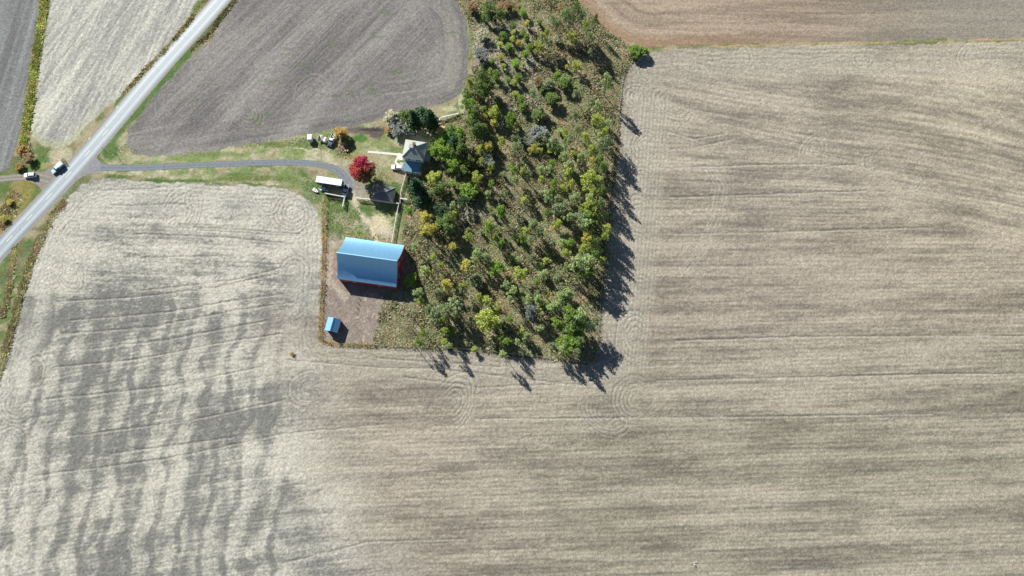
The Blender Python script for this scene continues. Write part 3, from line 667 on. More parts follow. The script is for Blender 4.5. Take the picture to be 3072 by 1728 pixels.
# farmhouse
cen, L, W, ang = rect([(1218.7, 418.4), (1281, 428.3), (1267.6, 479.9), (1204.3, 470.9)], 6.7)
house = thing('farmhouse', 'two storey farmhouse with an olive hipped roof and a pale blue lower wing', 'house', (cen.x, cen.y, -.2), ang)
E = 6.9; r = hip(house, L, W, E, 3.0, 1.1, M_shingle); hip_caps(r, L, W, E, 3.0, 1.1, M_cap)
mb = MB(); mb.box((.2, .9, E + 2.6), (.9, .9, 2.4)); mb.box((.2, .9, E + 3.85), (1.1, 1.1, .18)); ch = mb.build('chimney', M_brick, r)
mb = MB(); mb.box((-.9, .2, E + 2.3), (1.5, 1.3, 1.1)); mb.box((-.9, .2, E + 2.9), (1.8, 1.6, .12)); mb.build('dormer', M_shingle, r)
mb = MB(); a, b = L / 2 - .3, W / 2 - .3
mb.box((0, -b, E / 2 - .1), (2 * a, .15, E - .2)); mb.box((0, b, E / 2 - .1), (2 * a, .15, E - .2))
mb.box((-a + .08, 0, E / 2 - .1), (.15, 2 * b - .16, E - .2)); mb.box((a - .08, 0, E / 2 - .1), (.15, 2 * b - .16, E - .2)); mb.build('wall', M_wall, house)
mb = MB()
for sx in (-1, 1): mb.box((sx * (L / 2 + .04), 0, E - .1), (.1, W + .18, .12))
for sy in (-1, 1): mb.box((0, sy * (W / 2 + .04), E - .1), (L, .1, .12))
mb.build('gutter', M_cap, house)
for x in (-2.6, -1.6, 1.6, 2.6): window(house, (x, -b - .09, 5.4), .7, 1.1, -math.pi / 2)
for x in (-2.2, 2.2): window(house, (x, b + .09, 4.9), .9, 1.2, math.pi / 2); window(house, (x, b + .09, 1.8), .9, 1.3, math.pi / 2)
for y in (-1.8, 1.8): window(house, (a + .02, y, 4.9), .9, 1.2, 0); window(house, (-a - .02, y, 4.9), .9, 1.2, math.pi); window(house, (-a - .02, y, 1.8), .9, 1.2, math.pi)
door(house, (-a - .03, 0, .2), 1.0, 2.1, math.pi, M_wood)
# lower wing
wl2, ww2 = 7.0, 4.3; cyw = -b - ww2 / 2 - .1
mb = MB(); rr = [(-wl2 / 2, 3.1), (wl2 / 2, 3.1)]
MB().add([(-wl2 / 2, cyw - ww2 / 2, 2.9), (wl2 / 2, cyw - ww2 / 2, 2.9), (wl2 / 2, cyw + ww2 / 2, 3.7), (-wl2 / 2, cyw + ww2 / 2, 3.7), (-wl2 / 2, cyw - ww2 / 2, 2.75), (wl2 / 2, cyw - ww2 / 2, 2.75), (wl2 / 2, cyw + ww2 / 2, 3.55), (-wl2 / 2, cyw + ww2 / 2, 3.55)],
    [(0, 1, 2, 3), (4, 7, 6, 5), (0, 4, 5, 1), (1, 5, 6, 2), (2, 6, 7, 3), (3, 7, 4, 0)]).build('wing_roof', M_bluemetal, house)
mb = MB(); mb.box((0, cyw - ww2 / 2 + .25, 1.37), (wl2 - .4, .12, 2.7)); mb.box((-wl2 / 2 + .25, cyw + .15, 1.4), (.12, ww2 - .5, 2.7)); mb.box((wl2 / 2 - .25, cyw + .15, 1.4), (.12, ww2 - .5, 2.7)); mb.build('wing_wall', M_white, house)
for x in (-2.2, .2, 2.4): window(house, (x, cyw - ww2 / 2 + .17, 1.7), 1.1, .9, -math.pi / 2)
# side porch
mb = MB(); mb.box((L / 2 + .9, -.9, 3.0), (2.0, 3.6, .12)); mb.build('porch_roof', M_cap, house)
for yy in (-2.5, .7): mb = MB(); mb.box((L / 2 + 1.75, yy, 1.47), (.14, .14, 2.93)); mb.build('porch_post', M_white, house)
mb = MB(); mb.box((L / 2 + .8, -.9, .25), (2.1, 3.6, .18)); mb.build('porch_floor', M_wood, house)
# deck at the door side
mb = MB(); mb.box((-L / 2 - .8, -4.9, .2), (2.4, 3.0, .3)); mb.build('deck', M_grey, house)
for (u, v) in ((1203, 478),):
    p = ax((u, v), .9); t = thing('canopy', 'small white square canopy on the grey deck beside the house', 'canopy', (p.x, p.y, 0), ang)
    mb = MB(); mb.box((0, 0, 2.0), (1.5, 1.3, .1)); mb.box((0, 0, 2.12), (1.2, 1.0, .14), taper=.6); mb.build('top', M_white, t)
    for sx in (-.65, .65):
        for sy in (-.55, .55): mb = MB(); mb.tube((sx, sy, .1), (sx, sy, 1.95), .03, .03); mb.build('leg', M_grey, t)
# garage
cen, L, W, ang = rect([(1120, 551), (1188.8, 562.6), (1176.7, 606.7), (1111, 596)], 2.7)
t = thing('garage', 'low garage with an olive hipped roof, coloured dark for shade from the red maple', 'garage', (cen.x, cen.y, -.2), ang)
r = hip(t, L, W, 2.9, 1.9, 3.0, M_shingle_shade); hip_caps(r, L, W, 2.9, 1.9, 3.0, M_cap)
mb = MB(); a, b = L / 2 - .35, W / 2 - .35
mb.box((0, -b, 1.37), (2 * a, .12, 2.74)); mb.box((0, b, 1.37), (2 * a, .12, 2.74)); mb.box((-a + .06, 0, 1.37), (.12, 2 * b - .14, 2.74)); mb.box((a - .06, 0, 1.37), (.12, 2 * b - .14, 2.74)); mb.build('wall', M_dwhite, t)
door(t, (-a - .04, 0, 0), 2.6, 2.3, math.pi, M_white); window(t, (a + .04, 0, 1.5), .9, .8, 0); window(t, (0, -b - .09, 1.5), .9, .8, -math.pi / 2)

# ------------------------------------------------------------------ vehicles
def wheels(t, xs_, hw, r=.36, w_=.24):
    for x in xs_:
        for s in (-1, 1):
            mb = MB(); mb.tube((x, s * (hw - w_), r), (x, s * hw, r), r, r, 16); o = mb.build('wheel', M_tyre, t)
            mb = MB(); mb.tube((x, s * (hw - .03), r), (x, s * (hw + .02), r), r * .58, r * .5, 12); mb.build('rim', M_rim, o)
def lamps(t, xf, xr, hw, z):
    for s in (-1, 1):
        mb = MB(); mb.box((xf, s * (hw - .28), z), (.1, .32, .18)); mb.build('headlight', M_lamp, t)
        mb = MB(); mb.box((xr, s * (hw - .12), z + .05), (.08, .18, .3)); mb.build('tail_light', M_redlamp, t)
def suv(u, v, deg, label, m=M_carwhite, zc=1.2, Lc=4.9):
    p = at(u, v, zc); t = thing('parked_car', label, 'car', (p.x, p.y, 0), R(deg)); k = Lc / 4.9
    MB().loft([(-2.42 * k, .80, .42, .98, .1, .1), (-2.3 * k, .92, .36, 1.06, .1, .1), (-1 * k, .95, .32, 1.10, .1, .08), (.7 * k, .95, .32, 1.08, .1, .08), (1.3 * k, .94, .32, 1.02, .16, .08), (2.2 * k, .88, .36, .92, .18, .1), (2.45 * k, .74, .45, .80, .15, .12)]).build('body', m, t, smooth=False)
    MB().loft([(-2.22 * k, .84, 1.0, 1.10, .05, .04), (-2.02 * k, .82, 1.0, 1.60, .12, .2), (.05 * k, .82, 1.0, 1.60, .12, .2), (.95 * k, .82, 1.0, 1.08, .06, .04)]).build('window', M_glass, t)
    MB().loft([(-2.05 * k, .74, 1.54, 1.66, .08, .03), (-1.9 * k, .76, 1.54, 1.74, .12, .06), (-.1 * k, .76, 1.54, 1.74, .12, .06), (.12 * k, .72, 1.54, 1.66, .08, .03)]).build('roof', m, t)
    for x in (-1.55, -.75, .02):
        for s in (-1, 1): mb = MB(); mb.tube((x * k, s * .86, 1.08), ((x - .03) * k, s * .77, 1.6), .035, .035, 5); mb.build('pillar', m, t)
    for s in (-1, 1): mb = MB(); mb.tube((-1.8 * k, s * .62, 1.79), (-.2 * k, s * .62, 1.79), .025, .025, 5); mb.build('roof_rail', M_black, t)
    for s in (-1, 1): mb = MB(); mb.box((.55 * k, s * 1.02, 1.12), (.14, .2, .14)); mb.build('mirror', m, t)
    wheels(t, (-1.45 * k, 1.5 * k), .96); lamps(t, 2.40 * k, -2.38 * k, .9, .74); return t
def pickup(u, v, deg, label, m=M_carwhite, zc=1.0, Lc=5.4, cabm=None, load=None, cat='pickup truck', name='pickup_truck', group=None, lw=1.0, hoodm=None):
    p = at(u, v, zc); t = thing(name, label, cat, (p.x, p.y, 0), R(deg), group); k = Lc / 5.4
    MB().loft([(-.45 * k, .93, .36, 1.02, .05, .04), (.9 * k, .94, .36, 1.06, .08, .06), (1.2 * k, .93, .36, 1.08, .12, .08)]).build('body', m, t)
    MB().loft([(1.21 * k, .93, .38, 1.08, .14, .08), (2.3 * k, .9, .40, 1.0, .18, .1), (2.65 * k, .8, .45, .88, .16, .14)]).build('hood', hoodm or m, t)
    MB().loft([(-.42 * k, .82, 1.0, 1.10, .05, .04), (-.36 * k, .80, 1.0, 1.62, .12, .2), (.55 * k, .80, 1.0, 1.62, .12, .2), (1.15 * k, .82, 1.0, 1.10, .06, .04)]).build('window', M_glass, t)
    MB().loft([(-.40 * k, .74, 1.56, 1.68, .08, .03), (-.25 * k, .76, 1.56, 1.76, .12, .06), (.45 * k, .76, 1.56, 1.76, .12, .06), (.62 * k, .72, 1.56, 1.68, .08, .03)]).build('roof', cabm or m, t)
    mb = MB()
    for s in (-1, 1): mb.box((-1.6 * k, s * .88, .83), (2.26 * k, .10, .62))
    mb.box((-.53 * k, 0, .83), (.08, 1.66, .60)); mb.build('bed_side', m, t)
    mb = MB(); mb.box((-1.6 * k, 0, .50), (2.2 * k, 1.66, .08)); mb.build('bed_floor', M_black, t)
    mb = MB(); mb.box((-2.76 * k, 0, .82), (.07, 1.84, .56)); mb.build('tailgate', m, t)
    if load:
        mb = MB(); rr = random.Random(load)
        for i in range(9): mb.box((-1.6 * k + rr.uniform(-.8, .8), rr.uniform(-.5, .5), .75), (rr.uniform(.2, .6), rr.uniform(.15, .5), rr.uniform(.2, .5)), rr.uniform(0, 3))
        lo = mb.build('load', M_grey, None); lo.location = t.location; lo.rotation_euler = t.rotation_euler; lo.name = 'scrap_pile'
        setp(lo, 'loose scrap lying in the bed of the %s' % ('old white pickup' if load == 5 else 'pickup by the long trailer'), 'scrap')
    mb = MB(); mb.box((2.74 * k, 0, .5), (.12, 1.8, .2)); mb.build('bumper', M_grey, t)
    for s in (-1, 1): mb = MB(); mb.box((.85 * k, s * 1.03, 1.15), (.14, .22, .18)); mb.build('mirror', M_black, t)
    wheels(t, (-1.75 * k, 1.75 * k), .95, .38); lamps(t, 2.67 * k, -2.78 * k, .88, .76); return t
suv(88, 524, 184, 'white sport utility car on the dirt track left of the road')
suv(1191, 501, 175, 'long white van with side windows parked beside the farmhouse', Lc=4.7)
# blue pickup with a pale canopy at the junction
t = pickup(171, 504, 228, 'blue pickup with a pale canopy parked at the road junction', M_carblue, Lc=5.4, cabm=M_carlight, hoodm=M_carlight)
MB().loft([(-2.72, .86, .95, 1.62, .12, .1), (-2.6, .9, .95, 1.78, .14, .12), (-.6, .9, .95, 1.84, .14, .12), (-.48, .86, .95, 1.70, .12, .1)]).build('canopy', M_white, t)
# brown slatted board behind it
p = at(191, 485, .8); t = thing('slatted_board', 'brown slatted board standing behind the blue pickup at the roadside', 'board', (p.x, p.y, 0), R(-52))
mb = MB()
for k in range(5): mb.box((0, k * .26 - .52, .35 + k * .16), (3.0, .14, .06))
mb.build('slat', M_rust, t)
for x in (-1.4, 0, 1.4): mb = MB(); mb.box((x, -.55, .25), (.1, .1, .5)); mb.box((x, .55, .5), (.1, .1, 1.0)); mb.box((x, 0, .6), (.08, 1.2, .08)); mb.build('post', M_wood, t)
# old white pickup
pickup(995, 419, 252, 'old white pickup with a dark hood and cluttered bed by the golden bush', M_carwhite, Lc=5.4, load=5, hoodm=M_navy)
# blue truck beside the box trailer
pickup(1036, 572, 258, 'blue and white pickup parked in the shade of the long trailer', M_carwhite, Lc=5.0, load=8, cabm=M_carlight, hoodm=M_carlight)
# long box trailer
cen, L, W, ang = rect([(950.5, 529), (1027, 541), (1023, 555), (947, 544)], 3.9)
t = thing('box_trailer', 'long white box trailer beside the driveway, shade coloured into its dark blue sides', 'trailer', (cen.x, cen.y, 0), ang)
mb = MB(); mb.box((0, 0, 2.46), (L, W + .5, 2.7)); mb.build('body', M_navy, t)  # side shade of the white box, put into the colour as navy
mb = MB(); mb.box((0, 0, 3.87), (L + .06, W + .56, .1)); mb.build('roof', M_white, t)
mb = MB()
for i in range(12): mb.box((-L / 2 + .5 + i * (L - 1) / 11, 0, 2.46), (.06, W + .56, 2.6))
mb.build('side_rib', M_navy, t)
mb = MB(); mb.box((0, 0, .95), (L - .6, 1.0, .25)); mb.build('chassis', M_black, t)
mb = MB(); mb.box((-L / 2 - .02, 0, 2.4), (.05, W + .2, 2.4)); mb.build('rear_door', M_dwhite, t)
wheels(t, (-L / 2 + 1.2, -L / 2 + 2.3, L / 2 - 1.4), 1.2, .48, .3)
mb = MB(); mb.box((L / 2 - 1.8, -W / 2 - .29, 2.6), (1.0, .05, .6)); mb.build('vent_panel', M_carlight, t)
# white cargo trailer standing on its own
p = at(930, 415, 1.2); t = thing('cargo_trailer', 'small white enclosed trailer standing alone on the grass', 'trailer', (p.x, p.y, 0), R(-90))
MB().loft([(-1.4, .85, .45, 2.0, .12, .1), (-1.2, .95, .4, 2.15, .14, .1), (.9, .95, .4, 2.15, .14, .1), (1.4, .8, .45, 1.7, .12, .1)]).build('body', M_white, t)
mb = MB(); mb.tube((1.35, .5, .5), (2.4, 0, .5), .05, .05); mb.tube((1.35, -.5, .5), (2.4, 0, .5), .05, .05); mb.build('drawbar', M_dwhite, t)
mb = MB(); mb.box((1.29, 0, 1.3), (.3, 1.2, .5)); mb.build('front_panel', M_carlight, t); wheels(t, (-.2,), 1.08, .32, .2)
# open flat trailer and white tank
p = at(962, 414, .7); t = thing('flat_trailer', 'open dark trailer with a pale tarp, between the white trailer and old pickup', 'trailer', (p.x, p.y, 0), R(-95))
mb = MB(); mb.box((0, 0, .6), (2.6, 1.7, .12)); mb.build('deck', M_black, t)
mb = MB()
for s in (-1, 1): mb.box((0, s * .86, .85), (2.6, .07, .4))
mb.box((-1.3, 0, .85), (.07, 1.64, .4)); mb.build('side_rail', M_dwhite, t)
MB().add([(-1.25, -.75, .98), (-1.1, .78, 1.02), (1.2, .75, .9), (-.2, .1, 1.25)], [(0, 3, 1), (1, 3, 2), (0, 2, 3), (0, 1, 2)]).build('tarp', mat('tan_tarp', (.5, .46, .36), rough=.8, noise=.2, nscale=3), t)
wheels(t, (0,), 1.02, .3, .18)
p = at(976, 420, 1.0); t = thing('storage_tank', 'squat white tank standing between the open trailer and old pickup', 'tank', (p.x, p.y, 0), R(80))
mb = MB(); mb.tube((-.85, 0, 1.0), (.85, 0, 1.0), .75, .75, 18); mb.tube((.85, 0, 1.0), (1.1, 0, 1.0), .75, .45, 18); mb.tube((-1.1, 0, 1.0), (-.85, 0, 1.0), .45, .75, 18); mb.build('shell', M_white, t, smooth=False)
for x in (-.6, .6): mb = MB(); mb.box((x, 0, .2), (.15, 1.2, .4)); mb.build('cradle', M_grey, t)
mb = MB(); mb.tube((0, 0, 1.7), (0, 0, 1.9), .14, .14, 10); mb.build('cap', M_grey, t)
# two little boats by the trailer
for (u, v, dg, lab) in ((946, 571, -35, 'white open dinghy lying on the grass, the outer of two by the trailer'), (966, 567, 172, 'white open dinghy in the trailer shade, the nearer of two to the trailer')):
    p = at(u, v, .4); t = thing('dinghy', lab, 'boat', (p.x, p.y, 0), R(dg), 'dinghies beside the long trailer')
    n = 9; vs = []; fs = []
    for i in range(n):
        q = i / (n - 1); x = -1.25 + 2.5 * q; hw_ = .62 * math.sqrt(max(0, 1 - max(0, q - .45) ** 2 / .31)) + .02
        vs += [(x, -hw_, .55), (x, -hw_ * .7, .12), (x, hw_ * .7, .12), (x, hw_, .55), (x, hw_ - .12, .55), (x, hw_ * .6, .2), (x, -hw_ * .6, .2), (x, -hw_ + .12, .55)]
    for i in range(n - 1):
        for k in range(8): fs.append((i * 8 + k, i * 8 + (k + 1) % 8, i * 8 + 8 + (k + 1) % 8, i * 8 + 8 + k))
    fs += [tuple(range(8))[::-1], tuple(range((n - 1) * 8, n * 8))]
    MB().add(vs, fs).build('hull', M_white, t)
    for x in (-.6, .2): mb = MB(); mb.box((x, 0, .45), (.28, 1.0, .05)); mb.build('seat', M_dwhite, t)
# small loose things in the trailer's shadow
p = at(981, 571, .4); t = thing('crate', 'pair of small pale crates in the shade beside the long trailer', 'crate', (p.x, p.y, 0), R(-8))
for x in (-.25, .25): mb = MB(); mb.box((x, 0, .25), (.42, .5, .5)); mb.box((x, 0, .52), (.46, .54, .05)); mb.build('box', M_dwhite, t)
# brush and scrap heap below the golden bush
p = at(1028, 440, .5); mb = MB(); rr = random.Random(4)
for i in range(60):
    a = rr.uniform(0, 6.28); x, y = rr.gauss(0, 1.3), rr.gauss(0, 1.9); l = rr.uniform(.4, 1.3); z = max(.1, 1.0 - .25 * abs(x) - .2 * abs(y)) * rr.random() + .08
    mb.tube((x - l * math.cos(a), y - l * math.sin(a), z), (x + l * math.cos(a), y + l * math.sin(a), z + rr.uniform(-.1, .3)), .08, .05, 5)
for i in range(10): mb.box((rr.gauss(0, 1), rr.gauss(0, 1.5), .4), (rr.uniform(.4, 1.0), rr.uniform(.3, .7), rr.uniform(.2, .6)), rr.uniform(0, 3))
o = mb.build('wood_pile', mat('sawn_timber', (.42, .30, .20), rough=.85, noise=.4, nscale=3), loc=(p.x, p.y, -.1)); setp(o, 'heap of cut timber and scrap below the golden bush', 'wood pile')
p = at(1112, 590, .6); t = thing('tractor_mower', 'small mower with a pale frame in the shade beside the garage', 'mower', (p.x, p.y, 0), R(80))
MB().loft([(-.9, .4, .35, .8, .08, .08), (.2, .42, .35, .85, .1, .1), (.9, .35, .4, .75, .1, .1)]).build('body', M_black, t)
mb = MB(); mb.tube((-.9, -.55, .9), (-.9, .55, .9), .05, .05); mb.tube((-.9, -.55, .9), (.1, -.5, .95), .05, .05); mb.tube((-.9, .55, .9), (.1, .5, .95), .05, .05); mb.build('frame', M_dwhite, t)
mb = MB(); mb.box((-.3, 0, .95), (.4, .5, .15)); mb.build('seat', M_black, t); wheels(t, (-.6, .6), .55, .3, .2)
# white tank near the left ditch
p = at(74.5, 478.5, .7); t = thing('propane_tank', 'small white tank among the brown bushes left of the junction', 'tank', (p.x, p.y, -.2), R(30))
mb = MB(); mb.tube((-.5, 0, .8), (.5, 0, .8), .45, .45, 14); mb.tube((.5, 0, .8), (.68, 0, .8), .45, .2, 14); mb.tube((-.68, 0, .8), (-.5, 0, .8), .2, .45, 14); mb.build('shell', M_white, t)
for x in (-.35, .35): mb = MB(); mb.box((x, 0, .2), (.12, .6, .4)); mb.build('foot', M_grey, t)
# posts and signs on the grassy corner of the junction
def signpost(u, v, label, h=2.0, m=M_wood, pan=True, dg=40, cat='sign', name='road_sign', pm=None):
    p = at(u, v, h); t = thing(name, label, cat, (p.x, p.y, -.2), R(dg))
    mb = MB(); mb.box((0, 0, h / 2), (.12, .12, h)); mb.build('post', m, t)
    if pan: mb = MB(); mb.box((.09, 0, h - .35), (.04, .75, .7)); mb.box((.12, 0, h - .35), (.02, .65, .6)); mb.build('panel', pm or M_white, t)
    return t
signpost(302, 440, 'small white sign on a post at the edge of the road shoulder', 1.8)
signpost(342, 438, 'pale topped wooden post, upper of two on the junction grass', 2.2, cat='post', name='wooden_post', pm=M_tan)
t = signpost(338, 457, 'plain twin brown post, lower of two on the junction grass', 3.2, pan=False, cat='post', name='wooden_post')
mb = MB(); mb.box((0, .5, 1.2), (.12, .12, 2.4)); mb.build('post', M_wood, t)
# lone thistle-like wreck in the lower field
p = at(2082, 1690); mb = MB(); rr = random.Random(9)
for i in range(16): a = rr.uniform(0, 6.28); l = rr.uniform(.6, 2.0); mb.tube((0, 0, 0), (l * math.cos(a), l * math.sin(a), rr.uniform(.1, .9)), .10, .04, 4)
setp(mb.build('brushwood', M_log, loc=(p.x, p.y, -.15)), 'small pale heap of brushwood alone in the field near the bottom edge', 'brushwood')

# ------------------------------------------------------------------ fences
def fence(name, label, px, h, m, spacing=2.6, rails=(.3, .75, 1.2), rh=.2, cap=0.0, cat='fence', pr=.07, group=None, wire=False):
    P = [ax(p) for p in px]; t = thing(name, label, cat, (P[0].x, P[0].y, -.2), 0, group); O = P[0]
    posts = []; rl = MB()
    for a, b in zip(P[:-1], P[1:]):
        d = b - a; n = max(1, round(d.length / spacing)); an = math.atan2(d.y, d.x)
        for k in range(n + (1 if b is P[-1] else 0)): posts.append((a + d * k / n - O, an))
        mid = (a + b) / 2 - O; ln = d.length
        for z in rails:
            if wire: rl.tube((a.x - O.x, a.y - O.y, z + .2), (b.x - O.x, b.y - O.y, z + .2), .02, .02, 4)
            else: rl.box((mid.x, mid.y, z + .2), (ln + .05, .06, rh), an)
        if cap: rl.box((mid.x, mid.y, h + .235), (ln + cap, cap, .05), an)
    rl.build('wire' if wire else 'rail', M_grey if wire else m, t)
    if len(posts) <= 100:
        for q, an in posts:
            mb = MB(); mb.box((q.x, q.y, (h + .2) / 2), (pr * 2, pr * 2, h + .2), an); mb.build('post', m, t)
    return t
fence('rail_fence', 'white rail fence turning down beside the long trailer and small truck', [(978, 583), (1036, 594), (1030, 622)], 1.4, M_dwhite, 2.2, (.4, .8, 1.2), .2, .28)
fence('rail_fence', 'white rail fence running below the shaded garage', [(1072, 597), (1120, 602), (1198, 614)], 1.5, M_dwhite, 2.4, (.4, .85, 1.25), .2, .3)
fence('rail_fence', 'long white fence from the garage corner down to the barn', [(1198, 614), (1190, 650), (1183, 690), (1176, 730)], 1.3, M_dwhite, 2.6, (.4, .8, 1.15), .14, .16)
fence('rail_fence', 'thin white fence from the farmhouse down past the tall fir', [(1222, 512), (1212, 545), (1203, 578), (1201, 612)], 1.1, M_dwhite, 2.2, (.4, .8), .12, .14)
fence('rail_fence', 'short white fence stub pointing right of the garage corner', [(1203, 598), (1222, 601)], 1.3, M_dwhite, 2.2, (.4, .85), .22, .4)
fence('rail_fence', 'pale plank fence behind the tan roofed shed', [(1320, 364), (1321, 357), (1376, 344)], 1.3, M_dwhite, 2.4, (.4, .8), .2, .35)
fence('wire_fence', 'old post and wire fence with weeds along the left side of the barnyard', [(979, 590), (978, 700), (974, 850), (968, 930), (968, 1018), (992, 1030), (1122, 1036)], 1.2, M_wood, 3.2, (.4, .8, 1.1), wire=True)
fence('wire_fence', 'post and wire fence along the lower edge of the wood', [(1126, 1036), (1400, 1048), (1600, 1068), (1762, 1089)], 1.2, M_wood, 3.4, (.4, .8, 1.1), wire=True)
fence('wire_fence', 'post and wire fence down the right edge of the wood', [(1870, 230), (1853, 360), (1832, 560), (1814, 760), (1800, 920), (1788, 1084)], 1.2, M_wood, 4.2, (.4, .8, 1.1), wire=True)
fence('wire_fence', 'low fence dividing the bare barnyard from the brown weeds', [(1147, 893), (1132, 960), (1118, 1012)], 1.1, M_wood, 2.8, (.5, .9), wire=True)
fence('wire_fence', 'old fence line dividing the middle of the barnyard below the barn', [(1075, 892), (1066, 935)], 1.1, M_wood, 2.2, (.5, .9), wire=True)
# pens of brown boards by the white fences
fence('board_fence', 'dark board pen beside the white fence near the small truck', [(984, 595), (1030, 603)], 1.0, M_rust, 2.2, (.3, .8), .14)

# ------------------------------------------------------------------ vegetation
def leaf_mat(name, col, tr=.38): return mat(name, col, rough=.7, spec=.25, attr='tint', trans=tr, orand=.18)
LM = {'pale': leaf_mat('pale_green_leaves', (.37, .47, .21)), 'grey': leaf_mat('grey_green_leaves', (.30, .37, .20)), 'yg': leaf_mat('yellow_green_leaves', (.42, .49, .12)),
      'yel': leaf_mat('yellow_leaves', (.54, .52, .13)), 'bright': leaf_mat('bright_green_leaves', (.23, .37, .07)), 'green': leaf_mat('green_leaves', (.19, .28, .085)),
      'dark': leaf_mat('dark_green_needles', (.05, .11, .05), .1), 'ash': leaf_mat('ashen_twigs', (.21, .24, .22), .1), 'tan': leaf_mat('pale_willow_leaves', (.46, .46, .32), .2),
      'gold': leaf_mat('golden_leaves', (.46, .33, .11)), 'red': leaf_mat('red_leaves', (.38, .025, .06), .3), 'brown': leaf_mat('brown_leaves', (.32, .22, .12), .2)}
M_bark = mat('grey_bark', (.085, .075, .065), rough=.95, noise=.4, nscale=4)
M_bark2 = mat('pale_bark', (.26, .23, .19), rough=.95, noise=.4, nscale=4)
M_barkr = mat('reddish_bark', (.20, .12, .08), rough=.95, noise=.4, nscale=4)

def leaves(mb, rr, cen, rad, n, size, tint=None, up=.35, droop=0):
    """n leaf clumps in an ellipsoid round cen"""
    for _ in range(n):
        while True:
            d = Vector((rr.uniform(-1, 1), rr.uniform(-1, 1), rr.uniform(-1, 1)))
            if d.length < 1: break
        q = Vector((cen[0] + d.x * rad[0], cen[1] + d.y * rad[1], cen[2] + d.z * rad[2]))
        a = rr.uniform(0, 6.28); s = size * rr.uniform(.55, 1.25)
        nrm = Vector((rr.gauss(0, .55), rr.gauss(0, .55), rr.uniform(up, 1))).normalized()
        e = nrm.cross(Vector((math.cos(a), math.sin(a), .2))).normalized(); f = nrm.cross(e)
        e, f = e * s * .5, f * s * rr.uniform(.3, .6)
        b = len(mb.v); mb.v += [tuple(q - e), tuple(q - f), tuple(q + e), tuple(q + f)]; mb.f.append((b, b + 1, b + 2, b + 3))
        t = tint(q, rr) if tint else None
        if t is None: k = rr.uniform(.6, 1.4); t = (k * rr.uniform(.85, 1.2), k, k * rr.uniform(.7, 1.2))
        mb.c += [(*t, 1)] * 4
def curve_trunk(mb, rr, h, r, lean, limbs, n=6, spread=1.5, start=.35):
    """trunk with lean; returns the limb ends"""
    pts = []; wob = rr.uniform(0, 6)
    for i in range(n + 1):
        t = i / n; pts.append(Vector((lean[0] * t ** 1.4 + .18 * math.sin(wob + 4 * t) * t, lean[1] * t ** 1.4 + .18 * math.cos(wob + 3 * t) * t, h * t)))
    for i in range(n): mb.tube(pts[i], pts[i + 1], r * (1 - .85 * i / n), r * (1 - .85 * (i + 1) / n), 6, i == 0)
    ends = []
    for k in range(limbs):
        t = start + (1 - start) * (k + .5) / limbs * .95; i = min(int(t * n), n - 1); b = pts[i].lerp(pts[i + 1], t * n - i)
        a = k * 2.4 + rr.uniform(-.5, .5); l = spread * rr.uniform(.55, 1.1) * (1.15 - .6 * (t - start) / (1 - start))
        e = b + Vector((math.cos(a) * l, math.sin(a) * l, l * rr.uniform(.4, .9)))
        m_ = b.lerp(e, .5) + Vector((0, 0, -.08 * l)); rad = r * (1 - .85 * t) * .6 + .012
        mb.tube(b, m_, rad, rad * .7, 4, False); mb.tube(m_, e, rad * .7, rad * .25, 4, False); ends.append((e, l))
    ends.append((pts[-1], spread * .5)); return ends, pts

